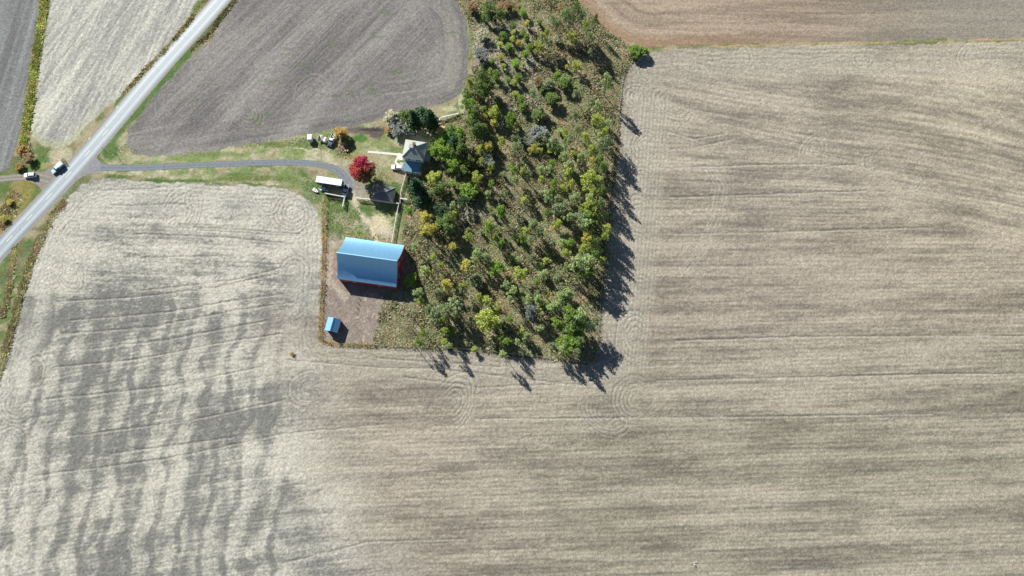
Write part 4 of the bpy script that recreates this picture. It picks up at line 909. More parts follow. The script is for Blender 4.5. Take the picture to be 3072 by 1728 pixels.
PROTO = {}
def proto(key, make): PROTO.setdefault(key, []).append(make)
def mk(seed, kind):
    """builds (trunk mesh, crown mesh) of a unit tree: height 10, crown radius about 2"""
    rr = random.Random(seed); T = MB(); K = MB()
    if kind == 'slender':
        ends, pts = curve_trunk(T, rr, 9.3, .15, (rr.uniform(-.9, .9), rr.uniform(-.9, .9)), 11, spread=1.8, start=.5)
        for e, l in ends: leaves(K, rr, e, (.58, .58, 1.05), 75, .34); leaves(K, rr, e + Vector((0, 0, -1.0)), (.45, .45, .8), 22, .3)
    elif kind == 'full':
        ends, pts = curve_trunk(T, rr, 9.0, .2, (rr.uniform(-.5, .5), rr.uniform(-.5, .5)), 15, spread=2.5, start=.22)
        for e, l in ends: leaves(K, rr, e, (.85, .85, .9), 105, .38)
        leaves(K, rr, (pts[-1].x, pts[-1].y, 6.5), (1.3, 1.3, 3), 200, .4)
    elif kind == 'upright':
        for j in range(4): curve_trunk(T, rr, 8.5, .08, (rr.uniform(-1.2, 1.2), rr.uniform(-1.2, 1.2)), 4, spread=1.0, start=.2)
        for j in range(16):
            z = .9 + 8.6 * j / 15; s = 1.75 * math.sin(math.pi * min(1, .22 + .76 * (1 - j / 15)) ** .8) * .7 + .25; a = rr.uniform(0, 6.28); o_ = s * .6
            leaves(K, rr, (o_ * math.cos(a), o_ * math.sin(a), z), (s, s, .9), 95, .42)
    elif kind == 'bush':
        for j in range(6): a = j * 1.05; curve_trunk(T, rr, 6.0, .1, (2.6 * math.cos(a), 2.6 * math.sin(a)), 5, spread=1.6, start=.3)
        for j in range(26):
            a = rr.uniform(0, 6.28); d = 2.0 * math.sqrt(rr.random()); z = 3.2 + 5.2 * (1 - (d / 2.3) ** 2) * rr.uniform(.35, 1)
            s = rr.uniform(.6, .95); leaves(K, rr, (d * math.cos(a), d * math.sin(a), z), (s, s, s * 1.4), 95, .40)
    elif kind == 'twig':
        for j in range(9):
            a = j * .7; ends, pts = curve_trunk(T, rr, 8, .07, (2.0 * math.cos(a) * rr.uniform(.3, 1), 2.0 * math.sin(a) * rr.uniform(.3, 1)), 9, spread=1.2, start=.2)
            for e, l in ends: leaves(K, rr, e, (.5, .5, .8), 24, .30)
    elif kind == 'snag':
        ends, pts = curve_trunk(T, rr, 10, .14, (rr.uniform(-1.1, 1.1), rr.uniform(-1.1, 1.1)), 12, spread=1.7, start=.3)
        for e, l in ends:
            for q in range(2): a = rr.uniform(0, 6.28); T.tube(e - Vector((0, 0, .1)), e + Vector((.5 * math.cos(a), .5 * math.sin(a), .35)), .02, .008, 3, False)
        K = None
    elif kind == 'conifer':
        T.tube((0, 0, 0), (0, 0, 9.6), .2, .03, 8)
        n = 15
        for j in range(n):
            z = 1.3 + 8.2 * j / n; rad = 2.25 * (1 - j / n) ** .85 * rr.uniform(.8, 1.1) + .15; nb = 9
            for q in range(nb):
                a = q * 2 * math.pi / nb + j * .5 + rr.uniform(-.2, .2); rd = rad * rr.uniform(.7, 1.12)
                T.tube((0, 0, z), (rd * .9 * math.cos(a), rd * .9 * math.sin(a), z - .18 * rd), .03, .01, 3, False)
                for st in range(1, 7):
                    t = st / 6; c = (rd * t * math.cos(a), rd * t * math.sin(a), z - .2 * rd * t * t + .05)
                    leaves(K, rr, c, (.26, .26, .10), 5, .40)
    elif kind == 'maple':
        ends, pts = curve_trunk(T, rr, 7.2, .26, (0, 0), 9, spread=2.2, start=.18)
        def tint(q, r2):
            side = q.x * .62 - q.y * .55 - .35 * (q.z - 5.5) + r2.gauss(0, .55)
            if side > .45: return (r2.uniform(.2, .42), r2.uniform(3.6, 5.6), .6)
            if (q.y < .1 or q.x < -.8) and r2.random() < .5: return (1.3, 5.0, .8)
            k = r2.uniform(.6, 1.25); return (k, k * r2.uniform(.5, 1.6), k * r2.uniform(.8, 1.9))
        for j in range(170):
            while True:
                d = Vector((rr.uniform(-1, 1), rr.uniform(-1, 1), rr.uniform(-1, 1)))
                if .45 < d.length < 1: break
            s = rr.uniform(.3, .48); leaves(K, rr, (d.x * 1.98, d.y * 1.98, 5.6 + d.z * 3.8), (s, s, s * 1.3), 52, .20, tint)
    elif kind == 'willow':
        for j in range(8): a = j * .8; curve_trunk(T, rr, 6.5, .12, (1.8 * math.cos(a), 1.8 * math.sin(a)), 6, spread=1.5, start=.25)
        for j in range(34):
            a = rr.uniform(0, 6.28); d = 1.9 * math.sqrt(rr.random()); z = 4 + 5 * (1 - (d / 2.1) ** 2)
            leaves(K, rr, (d * math.cos(a), d * math.sin(a), z), (.5, .5, 1.3), 95, .30, up=.1)
    return T, K
BK = {'slender': 5, 'full': 3, 'upright': 4, 'bush': 4, 'twig': 3, 'snag': 4, 'conifer': 2, 'maple': 1, 'willow': 1}
BARK = {'conifer': M_barkr, 'snag': M_bark, 'willow': M_bark2}
def tmesh(mb, name, m):
    me = bpy.data.meshes.new(name); me.from_pydata(mb.v, [], mb.f)
    if mb.c:
        a = me.color_attributes.new('tint', 'FLOAT_COLOR', 'POINT'); a.data.foreach_set('color', np.array(mb.c, np.float32).ravel())
    me.materials.append(m); me.update(); return me
for kind, n in BK.items():
    for i in range(n):
        T, K = mk(sum(map(ord, kind)) * 10 + i, kind)
        PROTO.setdefault(kind, []).append((tmesh(T, 'trunk', BARK.get(kind, M_bark)), tmesh(K, 'crown', LM['green']) if K else None))
NM = {'slender': 'slender_tree', 'full': 'leafy_tree', 'upright': 'upright_shrub', 'bush': 'round_bush', 'twig': 'twiggy_bush', 'snag': 'dead_tree', 'conifer': 'fir_tree', 'maple': 'maple_tree', 'willow': 'willow_bush'}
CATS = {'slender': 'tree', 'full': 'tree', 'upright': 'shrub', 'bush': 'bush', 'twig': 'bush', 'snag': 'dead tree', 'conifer': 'fir tree', 'maple': 'maple tree', 'willow': 'bush'}
CW = {'pale': 'pale green', 'grey': 'grey green', 'yg': 'yellow green', 'yel': 'yellow', 'bright': 'bright green', 'green': 'mid green', 'dark': 'dark green', 'ash': 'ashen grey', 'tan': 'pale straw coloured', 'gold': 'golden', 'red': 'red', 'brown': 'brown'}
FW = {'slender': 'slender tree', 'full': 'full leafy tree', 'upright': 'upright shrub', 'bush': 'round bush', 'twig': 'twiggy bush', 'snag': 'bare dead tree', 'conifer': 'fir', 'maple': 'maple', 'willow': 'willow bush'}
GR = {'slender': 'slender trees in the wood', 'full': 'leafy trees in the wood', 'upright': 'upright shrubs in the wood', 'bush': 'round bushes in the wood', 'twig': 'twiggy bushes in the wood', 'snag': 'dead trees in the wood', 'conifer': 'firs round the farmhouse'}
AUTO = []
def size_word(kind, h, r):
    if kind in ('upright',): return 'small' if r < 1.3 else ('big' if r > 1.8 else '')
    if kind == 'snag': return ''
    return 'tall' if h > 10.5 else ('small' if r < 1.5 else ('broad' if r > 2.9 else ''))
def tree(u, v, kind, color, r, h, label=None, group='auto', frac=.72, rz=None, i=None):
    if group == 'auto' and kind in ('slender', 'full', 'snag'): h *= (1.28 if u > 1690 else 1.25); r *= (.98 if kind == 'slender' else 1.08)
    p = at(u, v, h * frac); rr = random
    i = rr.randrange(BK[kind]) if i is None else i
    auto = label is None
    t = thing(NM[kind], label, CATS[kind], (p.x, p.y, -.25), rr.uniform(0, 6.28) if rz is None else rz, GR.get(kind) if group == 'auto' else group)
    sx = r / 2.2; sz = h / 10; t.scale = (sx, sx, sz)
    a, b = PROTO[kind][i]
    o = bpy.data.objects.new('trunk', a); COL.objects.link(o); o.parent = t
    if auto: AUTO.append((t, ' '.join(x for x in (size_word(kind, h, r), CW[color] if kind != 'snag' else '', FW[kind]) if x), u, v))
    if b is not None:
        o = bpy.data.objects.new('crown', b); COL.objects.link(o); o.parent = t
        o.material_slots[0].link = 'OBJECT'; o.material_slots[0].material = LM[color]
    return t
# (x, y, kind, colour, radius, height) in enlarged crops of the photo
def crop(rows, ox, oy, k):
    for row in rows: tree(ox + row[0] / k, oy + row[1] / k, *row[2:])
U_, SL, FU, BU, TW, SN = 'upright', 'slender', 'full', 'bush', 'twig', 'snag'
crop([(465, 95, FU, 'green', 2.0, 8), (500, 190, FU, 'dark', 1.7, 6), (410, 190, U_, 'bright', 1.3, 5), (610, 160, FU, 'green', 1.7, 6), (705, 95, U_, 'bright', 1.0, 3), (838, 60, U_, 'yg', 1.1, 3.5), (885, 140, U_, 'bright', 1.7, 4.2), (930, 270, U_, 'yel', 1.3, 4.5),
      (885, 380, U_, 'bright', 1.4, 4.2), (925, 440, U_, 'bright', 1.5, 4), (1085, 255, U_, 'bright', 1.3, 3.5), (765, 300, U_, 'green', 1.4, 4), (765, 385, U_, 'yg', 1.2, 4), (755, 465, U_, 'yg', 1.3, 4), (640, 430, U_, 'bright', 1.8, 5), (600, 525, U_, 'yg', 1.3, 3.5),
      (705, 555, U_, 'bright', 1.7, 4.5), (768, 605, U_, 'bright', 1.0, 3), (815, 510, U_, 'yel', 1.3, 3.5), (872, 532, U_, 'yel', 1.0, 3), (975, 555, U_, 'bright', 1.6, 5), (912, 640, U_, 'bright', 1.7, 5), (1080, 560, FU, 'yg', 1.8, 6), (610, 680, U_, 'yel', 1.5, 4),
      (515, 730, U_, 'bright', 1.3, 4), (640, 790, U_, 'yg', 1.3, 4), (790, 755, U_, 'bright', 2.1, 5), (885, 770, U_, 'yg', 1.0, 3.5), (490, 850, U_, 'yg', 1.2, 4), (555, 895, U_, 'bright', 2.0, 5.5), (600, 962, U_, 'yel', .6, 2), (700, 960, U_, 'bright', 1.3, 4),
      (830, 930, U_, 'bright', 1.8, 5), (780, 990, U_, 'yg', 1.4, 4), (785, 1130, U_, 'yg', 1.6, 4.5), (850, 1190, U_, 'bright', 1.8, 5), (870, 1290, U_, 'bright', 1.7, 4.5), (605, 1230, U_, 'green', 1.8, 4.5), (240, 990, FU, 'yg', 1.5, 6), (400, 920, FU, 'green', 2.1, 10),
      (370, 1060, FU, 'green', 2.6, 10), (480, 1040, FU, 'green', 2.2, 8), (200, 1130, FU, 'green', 1.8, 8), (215, 1250, FU, 'bright', 2.2, 9), (290, 1350, FU, 'green', 2.0, 9), (410, 1300, U_, 'bright', 1.4, 5), (530, 1320, FU, 'yg', 1.8, 7), (420, 1400, U_, 'yel', 1.3, 4),
      (380, 640, TW, 'ash', 3.3, 5.5), (390, 400, TW, 'tan', 2.9, 5), (1250, 230, SL, 'grey', 1.8, 9), (1390, 170, SL, 'pale', 2.3, 11), (1300, 290, SL, 'pale', 1.8, 8), (1450, 200, SL, 'grey', 2.0, 11), (1510, 110, SL, 'green', 2.2, 12), (1580, 200, SL, 'grey', 2.4, 11),
      (1630, 290, SL, 'yg', 2.0, 10), (1650, 380, SL, 'grey', 1.9, 10), (1760, 220, SN, 'grey', 2.0, 10), (1760, 230, SL, 'green', 1.4, 9), (1700, 460, SL, 'grey', 2.0, 10), (1480, 430, FU, 'yg', 1.7, 6), (1180, 380, SL, 'yg', 1.7, 8), (1130, 450, SL, 'yg', 1.8, 8), (1190, 510, SL, 'grey', 1.9, 7),
      (1400, 620, SN, 'grey', 1.8, 8), (1710, 620, SL, 'grey', 1.6, 6), (1540, 790, FU, 'yg', 1.6, 5), (1410, 800, U_, 'yel', .9, 3), (1400, 960, BU, 'green', 3.1, 7), (1300, 900, BU, 'bright', 1.8, 5), (1190, 990, BU, 'grey', 2.6, 6), (1240, 1170, BU, 'green', 3.0, 6.5), (1060, 960, TW, 'brown', 2.2, 5),
      (1075, 1370, BU, 'green', 2.8, 6), (730, 1410, FU, 'bright', 1.7, 8), (1905, 990, SL, 'pale', 2.9, 12), (1790, 1290, SL, 'pale', 2.0, 9), (2250, 590, BU, 'bright', 2.9, 5.5), (2340, 600, BU, 'bright', 2.3, 5), (1000, 1130, SL, 'pale', 1.9, 8), (1110, 1090, U_, 'bright', .9, 3), (1540, 1130, SL, 'grey', 2.0, 8),
      (1700, 1250, SL, 'grey', 1.9, 7), (1880, 800, SN, 'grey', 1.6, 9), (1650, 880, SN, 'grey', 1.5, 7), (1010, 860, SN, 'grey', 1.5, 7), (1940, 730, SN, 'grey', 2.2, 8), (1620, 1060, SN, 'grey', 1.6, 7), (1740, 1030, SN, 'grey', 1.4, 8), (620, 60, TW, 'brown', 2.2, 5), (270, 60, TW, 'brown', 2.5, 5),
      (720, 40, TW, 'brown', 2.2, 5), (1350, 60, TW, 'brown', 2.0, 4), (1540, 530, TW, 'tan', 1.8, 4), (1290, 450, TW, 'tan', 1.9, 4)], 1350, 0, 4.026)
crop([(1785, 150, SL, 'yg', 2.8, 12), (1870, 210, SL, 'pale', 2.4, 11), (1850, 300, SL, 'yg', 2.2, 11), (1400, 310, SL, 'yg', 1.8, 7), (1545, 270, SL, 'pale', 1.6, 8), (1500, 110, SL, 'grey', 1.9, 9), (1650, 370, SL, 'yg', 2.0, 9), (880, 350, TW, 'grey', 2.9, 6), (1060, 290, TW, 'ash', 4.0, 7.5),
      (1160, 350, BU, 'grey', 3.0, 7), (960, 400, TW, 'ash', 2.8, 6), (990, 510, SL, 'yel', 2.0, 8), (1310, 490, SL, 'pale', 2.1, 9), (1570, 600, SL, 'pale', 2.2, 10), (1700, 530, SL, 'yg', 2.2, 10), (1780, 500, SL, 'grey', 2.3, 11), (1720, 670, SL, 'yel', 1.7, 9), (1690, 860, FU, 'yg', 2.9, 12),
      (740, 160, FU, 'bright', 1.9, 8), (820, 190, U_, 'yel', .9, 3), (545, 60, FU, 'yg', 1.6, 7), (530, 190, U_, 'yel', 1.6, 5), (460, 480, FU, 'yel', 1.8, 6), (360, 500, FU, 'yg', 1.6, 6), (610, 430, SL, 'yg', 2.0, 9), (440, 650, TW, 'ash', 3.1, 5.5), (310, 300, FU, 'green', 2.2, 9), (250, 160, FU, 'green', 2.0, 10),
      (390, 240, FU, 'green', 1.9, 8), (750, 760, SL, 'bright', 2.0, 8), (1110, 760, SL, 'pale', 1.9, 8), (1230, 690, SL, 'bright', 1.7, 7), (940, 830, SL, 'grey', 2.1, 8), (215, 980, BU, 'bright', 3.6, 6.5), (60, 690, FU, 'bright', 2.3, 8), (140, 760, FU, 'green', 1.9, 7), (40, 930, U_, 'bright', 1.7, 5),
      (60, 420, FU, 'dark', 2.8, 9), (100, 310, FU, 'bright', 2.3, 9), (130, 500, FU, 'green', 2.4, 9), (320, 840, FU, 'yg', 1.9, 7), (460, 1070, SL, 'pale', 1.6, 7), (660, 1060, SL, 'grey', 2.1, 9), (1220, 1020, SL, 'bright', 2.2, 8), (1480, 930, SL, 'yg', 1.9, 9), (1300, 1130, SL, 'grey', 2.4, 9),
      (1690, 1140, SL, 'pale', 2.3, 11), (1660, 1220, FU, 'yg', 2.6, 12), (1610, 1330, FU, 'grey', 2.6, 12), (600, 1260, SL, 'bright', 2.2, 9), (1000, 1400, SL, 'pale', 2.1, 8), (1290, 1400, SL, 'yg', 1.9, 7), (470, 1410, FU, 'yg', 1.7, 6), (70, 1270, FU, 'yg', 1.4, 5), (1890, 420, FU, 'grey', 2.2, 11),
      (1820, 620, SL, 'green', 2.3, 11), (1860, 740, SL, 'green', 2.2, 12), (1810, 1010, SL, 'green', 2.2, 11), (1800, 900, SL, 'grey', 2.1, 10), (1780, 1160, SL, 'green', 2.3, 12), (1230, 620, SN, 'grey', 1.6, 7), (1500, 700, SN, 'grey', 1.7, 8), (420, 960, SN, 'grey', 1.4, 7), (560, 760, SN, 'grey', 1.6, 9),
      (1030, 680, SN, 'grey', 1.3, 7), (900, 1200, SN, 'grey', 1.6, 6), (220, 1300, SN, 'grey', 1.5, 7), (730, 1200, SN, 'grey', 1.5, 8), (1090, 880, SL, 'yg', 1.5, 7), (1330, 820, SN, 'grey', 1.5, 7), (50, 560, FU, 'green', 1.9, 8), (230, 640, FU, 'green', 1.7, 7), (160, 1130, FU, 'dark', 1.8, 6)], 1350, 320, 4.026)
crop([(335, 125, FU, 'yel', 1.9, 7), (340, 235, SL, 'yel', 3.0, 10), (410, 215, SL, 'yel', 1.8, 8), (500, 160, FU, 'green', 3.0, 9), (470, 90, FU, 'dark', 2.4, 8), (550, 240, SL, 'pale', 2.0, 8), (680, 290, SL, 'yg', 2.3, 9), (555, 370, U_, 'yel', 1.6, 6), (860, 215, SL, 'bright', 2.2, 9), (885, 300, SL, 'yg', 1.7, 8), (940, 90, SL, 'bright', 2.2, 10),
      (1210, 180, SL, 'pale', 2.3, 9), (1265, 230, SL, 'grey', 2.3, 9), (1390, 190, SL, 'yg', 2.0, 8), (1655, 40, SL, 'yg', 2.8, 12), (1635, 130, SL, 'bright', 2.8, 12), (1640, 210, SL, 'pale', 3.1, 12), (1640, 300, SL, 'yel', 3.0, 11), (1640, 395, SL, 'yg', 2.9, 11), (1600, 500, FU, 'pale', 3.4, 12), (1490, 345, SL, 'bright', 2.2, 9),
      (1475, 420, SL, 'yg', 2.0, 8), (1470, 525, SL, 'pale', 1.7, 7), (1350, 345, SL, 'grey', 2.0, 7), (765, 420, SL, 'pale', 2.5, 9), (840, 460, SL, 'grey', 2.3, 9), (910, 535, FU, 'bright', 2.4, 8), (660, 530, SL, 'yel', 2.5, 9), (410, 450, SL, 'yg', 1.6, 7), (320, 570, SL, 'pale', 2.4, 9), (375, 590, SL, 'yel', 1.8, 8),
      (500, 680, FU, 'yel', 1.7, 7), (640, 680, SL, 'yg', 2.0, 8), (745, 645, BU, 'grey', 2.6, 6), (1080, 600, SL, 'yg', 2.9, 9), (1280, 600, SL, 'pale', 2.4, 9), (1385, 620, SL, 'grey', 1.9, 8), (1570, 610, SL, 'green', 1.9, 8), (1030, 725, SL, 'pale', 2.5, 8), (1450, 770, FU, 'pale', 2.5, 8), (270, 750, SL, 'pale', 2.4, 9),
      (425, 740, SL, 'grey', 2.2, 9), (560, 830, SL, 'grey', 3.4, 9), (500, 870, SL, 'pale', 2.6, 9), (425, 920, FU, 'grey', 2.8, 9), (600, 900, SL, 'grey', 2.4, 9), (840, 800, SL, 'yg', 2.5, 9), (770, 790, SL, 'yg', 1.9, 8), (830, 950, FU, 'yg', 3.3, 10), (880, 1010, SL, 'yg', 2.2, 8), (1180, 870, SL, 'ash', 2.6, 9), (1190, 920, FU, 'ash', 1.9, 7),
      (1500, 930, SL, 'bright', 3.6, 12), (1560, 950, SL, 'pale', 3.8, 12), (1530, 1010, FU, 'green', 3.2, 10), (1690, 990, SL, 'grey', 2.4, 9), (1495, 1140, FU, 'bright', 3.2, 8), (1550, 1110, FU, 'bright', 2.6, 7), (1603, 1240, U_, 'bright', 1.0, 3), (250, 960, SN, 'grey', 2.4, 9), (490, 1135, U_, 'yg', 1.5, 4), (1640, 600, SL, 'green', 2.3, 10),
      (1700, 200, SL, 'green', 2.3, 11), (1700, 330, SL, 'green', 2.4, 12), (1690, 450, SL, 'green', 2.4, 11), (1680, 560, SL, 'green', 2.2, 10), (1560, 690, SN, 'grey', 2.2, 9), (1600, 800, SN, 'grey', 1.7, 9), (1330, 100, SL, 'green', 2.0, 9), (1420, 60, FU, 'grey', 2.4, 9), (1270, 350, SN, 'grey', 1.6, 8),
      (1000, 350, SN, 'grey', 1.6, 8), (1100, 420, SN, 'grey', 1.5, 9), (620, 640, SN, 'grey', 1.6, 9), (420, 560, SN, 'grey', 1.6, 8), (350, 400, SN, 'grey', 1.8, 9), (800, 560, SN, 'grey', 1.6, 8), (1000, 500, SN, 'grey', 1.4, 8), (1440, 690, SL, 'grey', 1.8, 8), (720, 430, SN, 'grey', 1.5, 8), (1200, 470, SL, 'grey', 2.0, 8),
      (1310, 480, SL, 'yg', 1.7, 7), (1180, 330, SL, 'grey', 1.8, 7), (690, 240, SL, 'grey', 1.6, 7), (1000, 150, SN, 'grey', 1.6, 8), (780, 170, SN, 'grey', 1.5, 7), (360, 870, SL, 'grey', 2.0, 8), (700, 980, SN, 'grey', 1.5, 8), (980, 900, SL, 'brown', 1.8, 7), (1320, 760, SL, 'yg', 1.6, 6), (1230, 760, SL, 'grey', 1.7, 7)], 1150, 600, 2.683)
# named trees round the house and elsewhere
tree(203 / 2.683 + 1150, 640 / 2.683 + 600, 'bush', 'bright', 2.7, 6, 'round bright green bush touching the right wall of the barn', None)
tree(1086, 506, 'maple', 'red', 5.3, 13.5, 'red autumn maple by the bend of the driveway', None, frac=.6, rz=0)
tree(1238, 345, 'conifer', 'dark', 3.2, 16, 'tall leaning fir with a reddish trunk above the farmhouse', None, frac=.72)
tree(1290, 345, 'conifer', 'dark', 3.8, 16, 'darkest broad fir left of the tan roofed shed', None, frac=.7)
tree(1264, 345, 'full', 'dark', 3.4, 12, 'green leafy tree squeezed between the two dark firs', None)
tree(1215, 350, 'full', 'green', 3.0, 9, 'green tree between the straw coloured willow and the leaning fir', None)
tree(1178, 348, 'willow', 'tan', 3.9, 7.5, 'straw coloured willow bush at the field edge left of the firs', None)
tree(1195, 380, 'twig', 'ash', 4.2, 7, 'grey twiggy bush below the straw coloured willow', None)
tree(1164, 388, 'bush', 'gold', 1.5, 3, 'small golden brown bush at the foot of the willow', None)
tree(1246, 555, 'conifer', 'dark', 4.0, 16, 'tall dark fir below the farmhouse casting a long shadow', None, frac=.55)
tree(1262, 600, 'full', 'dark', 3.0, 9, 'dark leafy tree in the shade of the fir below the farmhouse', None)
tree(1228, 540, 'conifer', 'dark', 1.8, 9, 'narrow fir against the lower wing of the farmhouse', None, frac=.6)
tree(1018, 396, 'bush', 'gold', 2.7, 6, 'golden round bush beside the old white pickup', None)
tree(1035, 415, 'bush', 'green', 1.9, 4, 'dark green bush in the shade of the golden bush', None)
tree(1310, 440, 'full', 'bright', 3.0, 8, 'bright green leafy tree at the right wall of the farmhouse', None)
tree(1332, 455, 'full', 'bright', 2.9, 9, 'second bright green tree right of the farmhouse, farther from its wall', None)
tree(1335, 415, 'full', 'bright', 2.7, 8, 'bright green leafy tree below the tan roofed shed', None)
tree(1300, 530, 'full', 'yg', 2.6, 8, 'yellow green tree right of the tall dark fir', None)
tree(1320, 560, 'full', 'green', 2.8, 9, 'mid green tree two crowns right of the tall dark fir', None)
tree(1275, 500, 'twig', 'brown', 2.6, 4.5, 'brown twiggy bush below the shaded side of the farmhouse', None)
tree(1350, 385, 'slender', 'green', 2.4, 9, 'slender green tree right of the tan roofed shed', None)
tree(1365, 440, 'full', 'green', 2.6, 8, 'mid green leafy tree a little way right of the farmhouse', None)
tree(60, 447, 'bush', 'gold', 2.2, 3.5, 'golden bush at the end of the long left hedge', None)
tree(80, 470, 'twig', 'brown', 2.4, 3.5, 'brown twiggy bush behind the small white tank', None)
tree(55, 498, 'bush', 'gold', 1.8, 2.4, 'golden green bush just above the dirt track', None)
tree(28, 605, 'upright', 'yel', 1.5, 1.8, 'yellow shrub below the dirt track near the left edge of the photo', None)
tree(10, 655, 'upright', 'yel', 1.7, 2, 'yellow shrub beside the road at the left edge of the photo', None)
tree(876, 1062, 'twig', 'gold', .9, 1.0, 'small orange tuft alone in the stubble field below the yard', None, frac=.4)
ORD = ['first', 'second', 'third', 'fourth', 'fifth', 'sixth', 'seventh', 'eighth', 'ninth', 'tenth', 'eleventh', 'twelfth']
def relabel(rows):
    cells = {}
    for t, word, u, v in rows:
        left = 1400 if v < 400 else 1300; edge = 1600 if v < 330 else 1690
        c = 'left side' if u < left + 60 else ('right edge' if u > edge else 'middle')
        rws = [(110, 'near the top'), (220, 'in the upper clearing'), (330, 'a little above the firs'), (430, 'level with tan shed'), (530, 'level with farmhouse'), (650, 'level with garage'), (760, "level with barn's ridge"), (870, "beside barn's lower wall"), (970, 'level with small shed'), (9999, 'by the bottom fence')]
        rw = next(n for q, n in rws if v < q); cells.setdefault((word, c, rw), []).append((u, t))
    for (word, c, rw), L_ in cells.items():
        L_.sort(key=lambda e: e[0]); n = len(L_)
        for k, (u, t) in enumerate(L_):
            pre = '' if n == 1 else (('left ', 'right ')[k] if n == 2 else (('left ', 'centre ', 'right ')[k] if n == 3 else ORD[k] + ' '))
            suf = ' from the left' if n > 3 else ''
            t['label'] = '%s%s%s, wood %s, %s' % (pre, word, suf, c, rw)
frr = random.Random(11); have = [(u, v) for _, _, u, v in AUTO]
for _ in range(6000):
    u, v = frr.uniform(1225, 1830), frr.uniform(380, 1060)
    if len(have) > 385: break
    if not inside(np.array([u]), np.array([v]), WOOD)[0] or u + .12 * v > 1905: continue
    if frr.random() > .3 + .7 * ((u - 1225) / 600) ** 1.0 and v < 900: continue
    if u < 1400 and v < 560: continue
    if min(math.hypot(u - a, v - b) for a, b in have) < 15: continue
    have.append((u, v)); k_ = frr.random()
    tree(u, v, 'slender' if k_ < .62 else ('snag' if k_ < .8 else 'upright'), frr.choice(['grey', 'pale', 'pale', 'yg', 'bright', 'pale', 'yg']), (frr.uniform(1.4, 2.2) + (.5 if u > 1650 else 0)) * (.7 if k_ > .8 else 1), (frr.uniform(5, 9) + (1.5 if u > 1650 else 0)) * (.45 if k_ > .8 else 1))
relabel(AUTO)
# columnar bushes along the hedge strip and road ditch
# fallen logs
LG = [(1575, 30, 1592, 55), (1628, 45, 1640, 70), (1540, 140, 1565, 160), (1500, 150, 1480, 152), (1560, 175, 1565, 150), (1645, 345, 1662, 372), (1560, 545, 1518, 535), (1518, 535, 1516, 525), (1535, 595, 1548, 610), (1590, 655, 1555, 672), (1615, 650, 1585, 665), (1560, 640, 1590, 612), (1600, 630, 1620, 612), (1662, 645, 1664, 680), (1580, 985, 1600, 975),
      (1345, 835, 1372, 808), (1480, 560, 1500, 580), (1700, 600, 1740, 590), (1510, 255, 1530, 275), (1545, 262, 1520, 240), (1690, 240, 1760, 225), (1455, 645, 1480, 640), (1700, 1005, 1660, 1000)]
LOGS = []
for k, (a, b, c, d) in enumerate(LG):
    A, B = at(a, b), at(c, d); mb = MB(); rr = random.Random(k); mid = (A + B) / 2; mid.z = .25
    m3 = Vector(((A.x + B.x) / 2 + rr.uniform(-.3, .3) - mid.x, (A.y + B.y) / 2 - mid.y, .22))
    A2 = Vector((A.x - mid.x, A.y - mid.y, .1)); B2 = Vector((B.x - mid.x, B.y - mid.y, .45))
    mb.tube(A2, m3, .20, .15, 6); mb.tube(m3, B2, .15, .05, 6)
    for q in range(4):
        t = rr.uniform(.3, .95); s = A2.lerp(B2, t); an = rr.uniform(0, 6.28); l = rr.uniform(.5, 1.4); mb.tube(s, s + Vector((math.cos(an) * l, math.sin(an) * l, .3)), .05, .015, 4, False)
    o = mb.build('fallen_log', M_log, loc=(mid.x, mid.y, -.2))
    setp(o, None, 'log', 'fallen logs in the wood'); LOGS.append((o, 'pale fallen log', (a + c) / 2, (b + d) / 2))

relabel(LOGS)
# ------------------------------------------------------------------ undergrowth and tall grass (uncountable)
def scatter(name, label, pts_fn, n, palette, size, hgt, seed, m):
    r = np.random.default_rng(seed); X, Y, Wt = pts_fn(r, n); n = len(X)
    pal = np.array(palette, np.float32); ci = r.integers(0, len(pal), n)
    cl_ = fbm(X / 4, Y / 4, 2); ci = np.where(r.random(n) < .7, np.clip(((cl_ - .28) / .44 * len(pal)).astype(int), 0, len(pal) - 1), ci)
    cc = pal[ci] * r.uniform(.6, 1.35, (n, 1)); a = r.uniform(0, 6.28, n); s = size * r.uniform(.5, 1.3, n); h = hgt * r.uniform(.4, 1.3, n) * Wt
    dx, dy = np.cos(a) * s / 2, np.sin(a) * s / 2; lx, ly = r.normal(0, .8, n) * s, r.normal(0, .8, n) * s
    z0 = np.full(n, -.2)
    V_ = np.stack([np.stack([X - dx, Y - dy, z0], -1), np.stack([X + dx, Y + dy, z0], -1), np.stack([X + dx * .6 + lx - dy * .5, Y + dy * .6 + ly + dx * .5, z0 + h], -1), np.stack([X - dx * .6 + lx * 1.6 - dy, Y - dy * .6 + ly * 1.6 + dx, z0 + h * .8], -1)], 1).reshape(-1, 3)
    me = bpy.data.meshes.new(name); me.vertices.add(4 * n); me.vertices.foreach_set('co', V_.astype(np.float32).ravel())
    me.loops.add(4 * n); me.loops.foreach_set('vertex_index', np.arange(4 * n, dtype=np.int32)); me.polygons.add(n); me.polygons.foreach_set('loop_start', np.arange(0, 4 * n, 4, dtype=np.int32))
    try: me.polygons.foreach_set('loop_total', np.full(n, 4, np.int32))
    except Exception: pass
    me.update(calc_edges=True)
    at_ = me.color_attributes.new('tint', 'FLOAT_COLOR', 'POINT'); at_.data.foreach_set('color', np.concatenate([np.repeat(cc, 4, 0), np.ones((4 * n, 1))], 1).astype(np.float32).ravel())
    me.materials.append(m); o = bpy.data.objects.new(name, me); COL.objects.link(o); setp(o, label, None, kind='stuff'); return o
MG = mat('dry_and_green_blades', None, rough=.85, spec=.1, attr='tint', trans=.2)
def uv2xy(u, v):
    a = (u - 1536) / FPX; b = (864 - v) / FPX; t = H / (cT - b * sT); return t * a, t * (b * cT + sT)
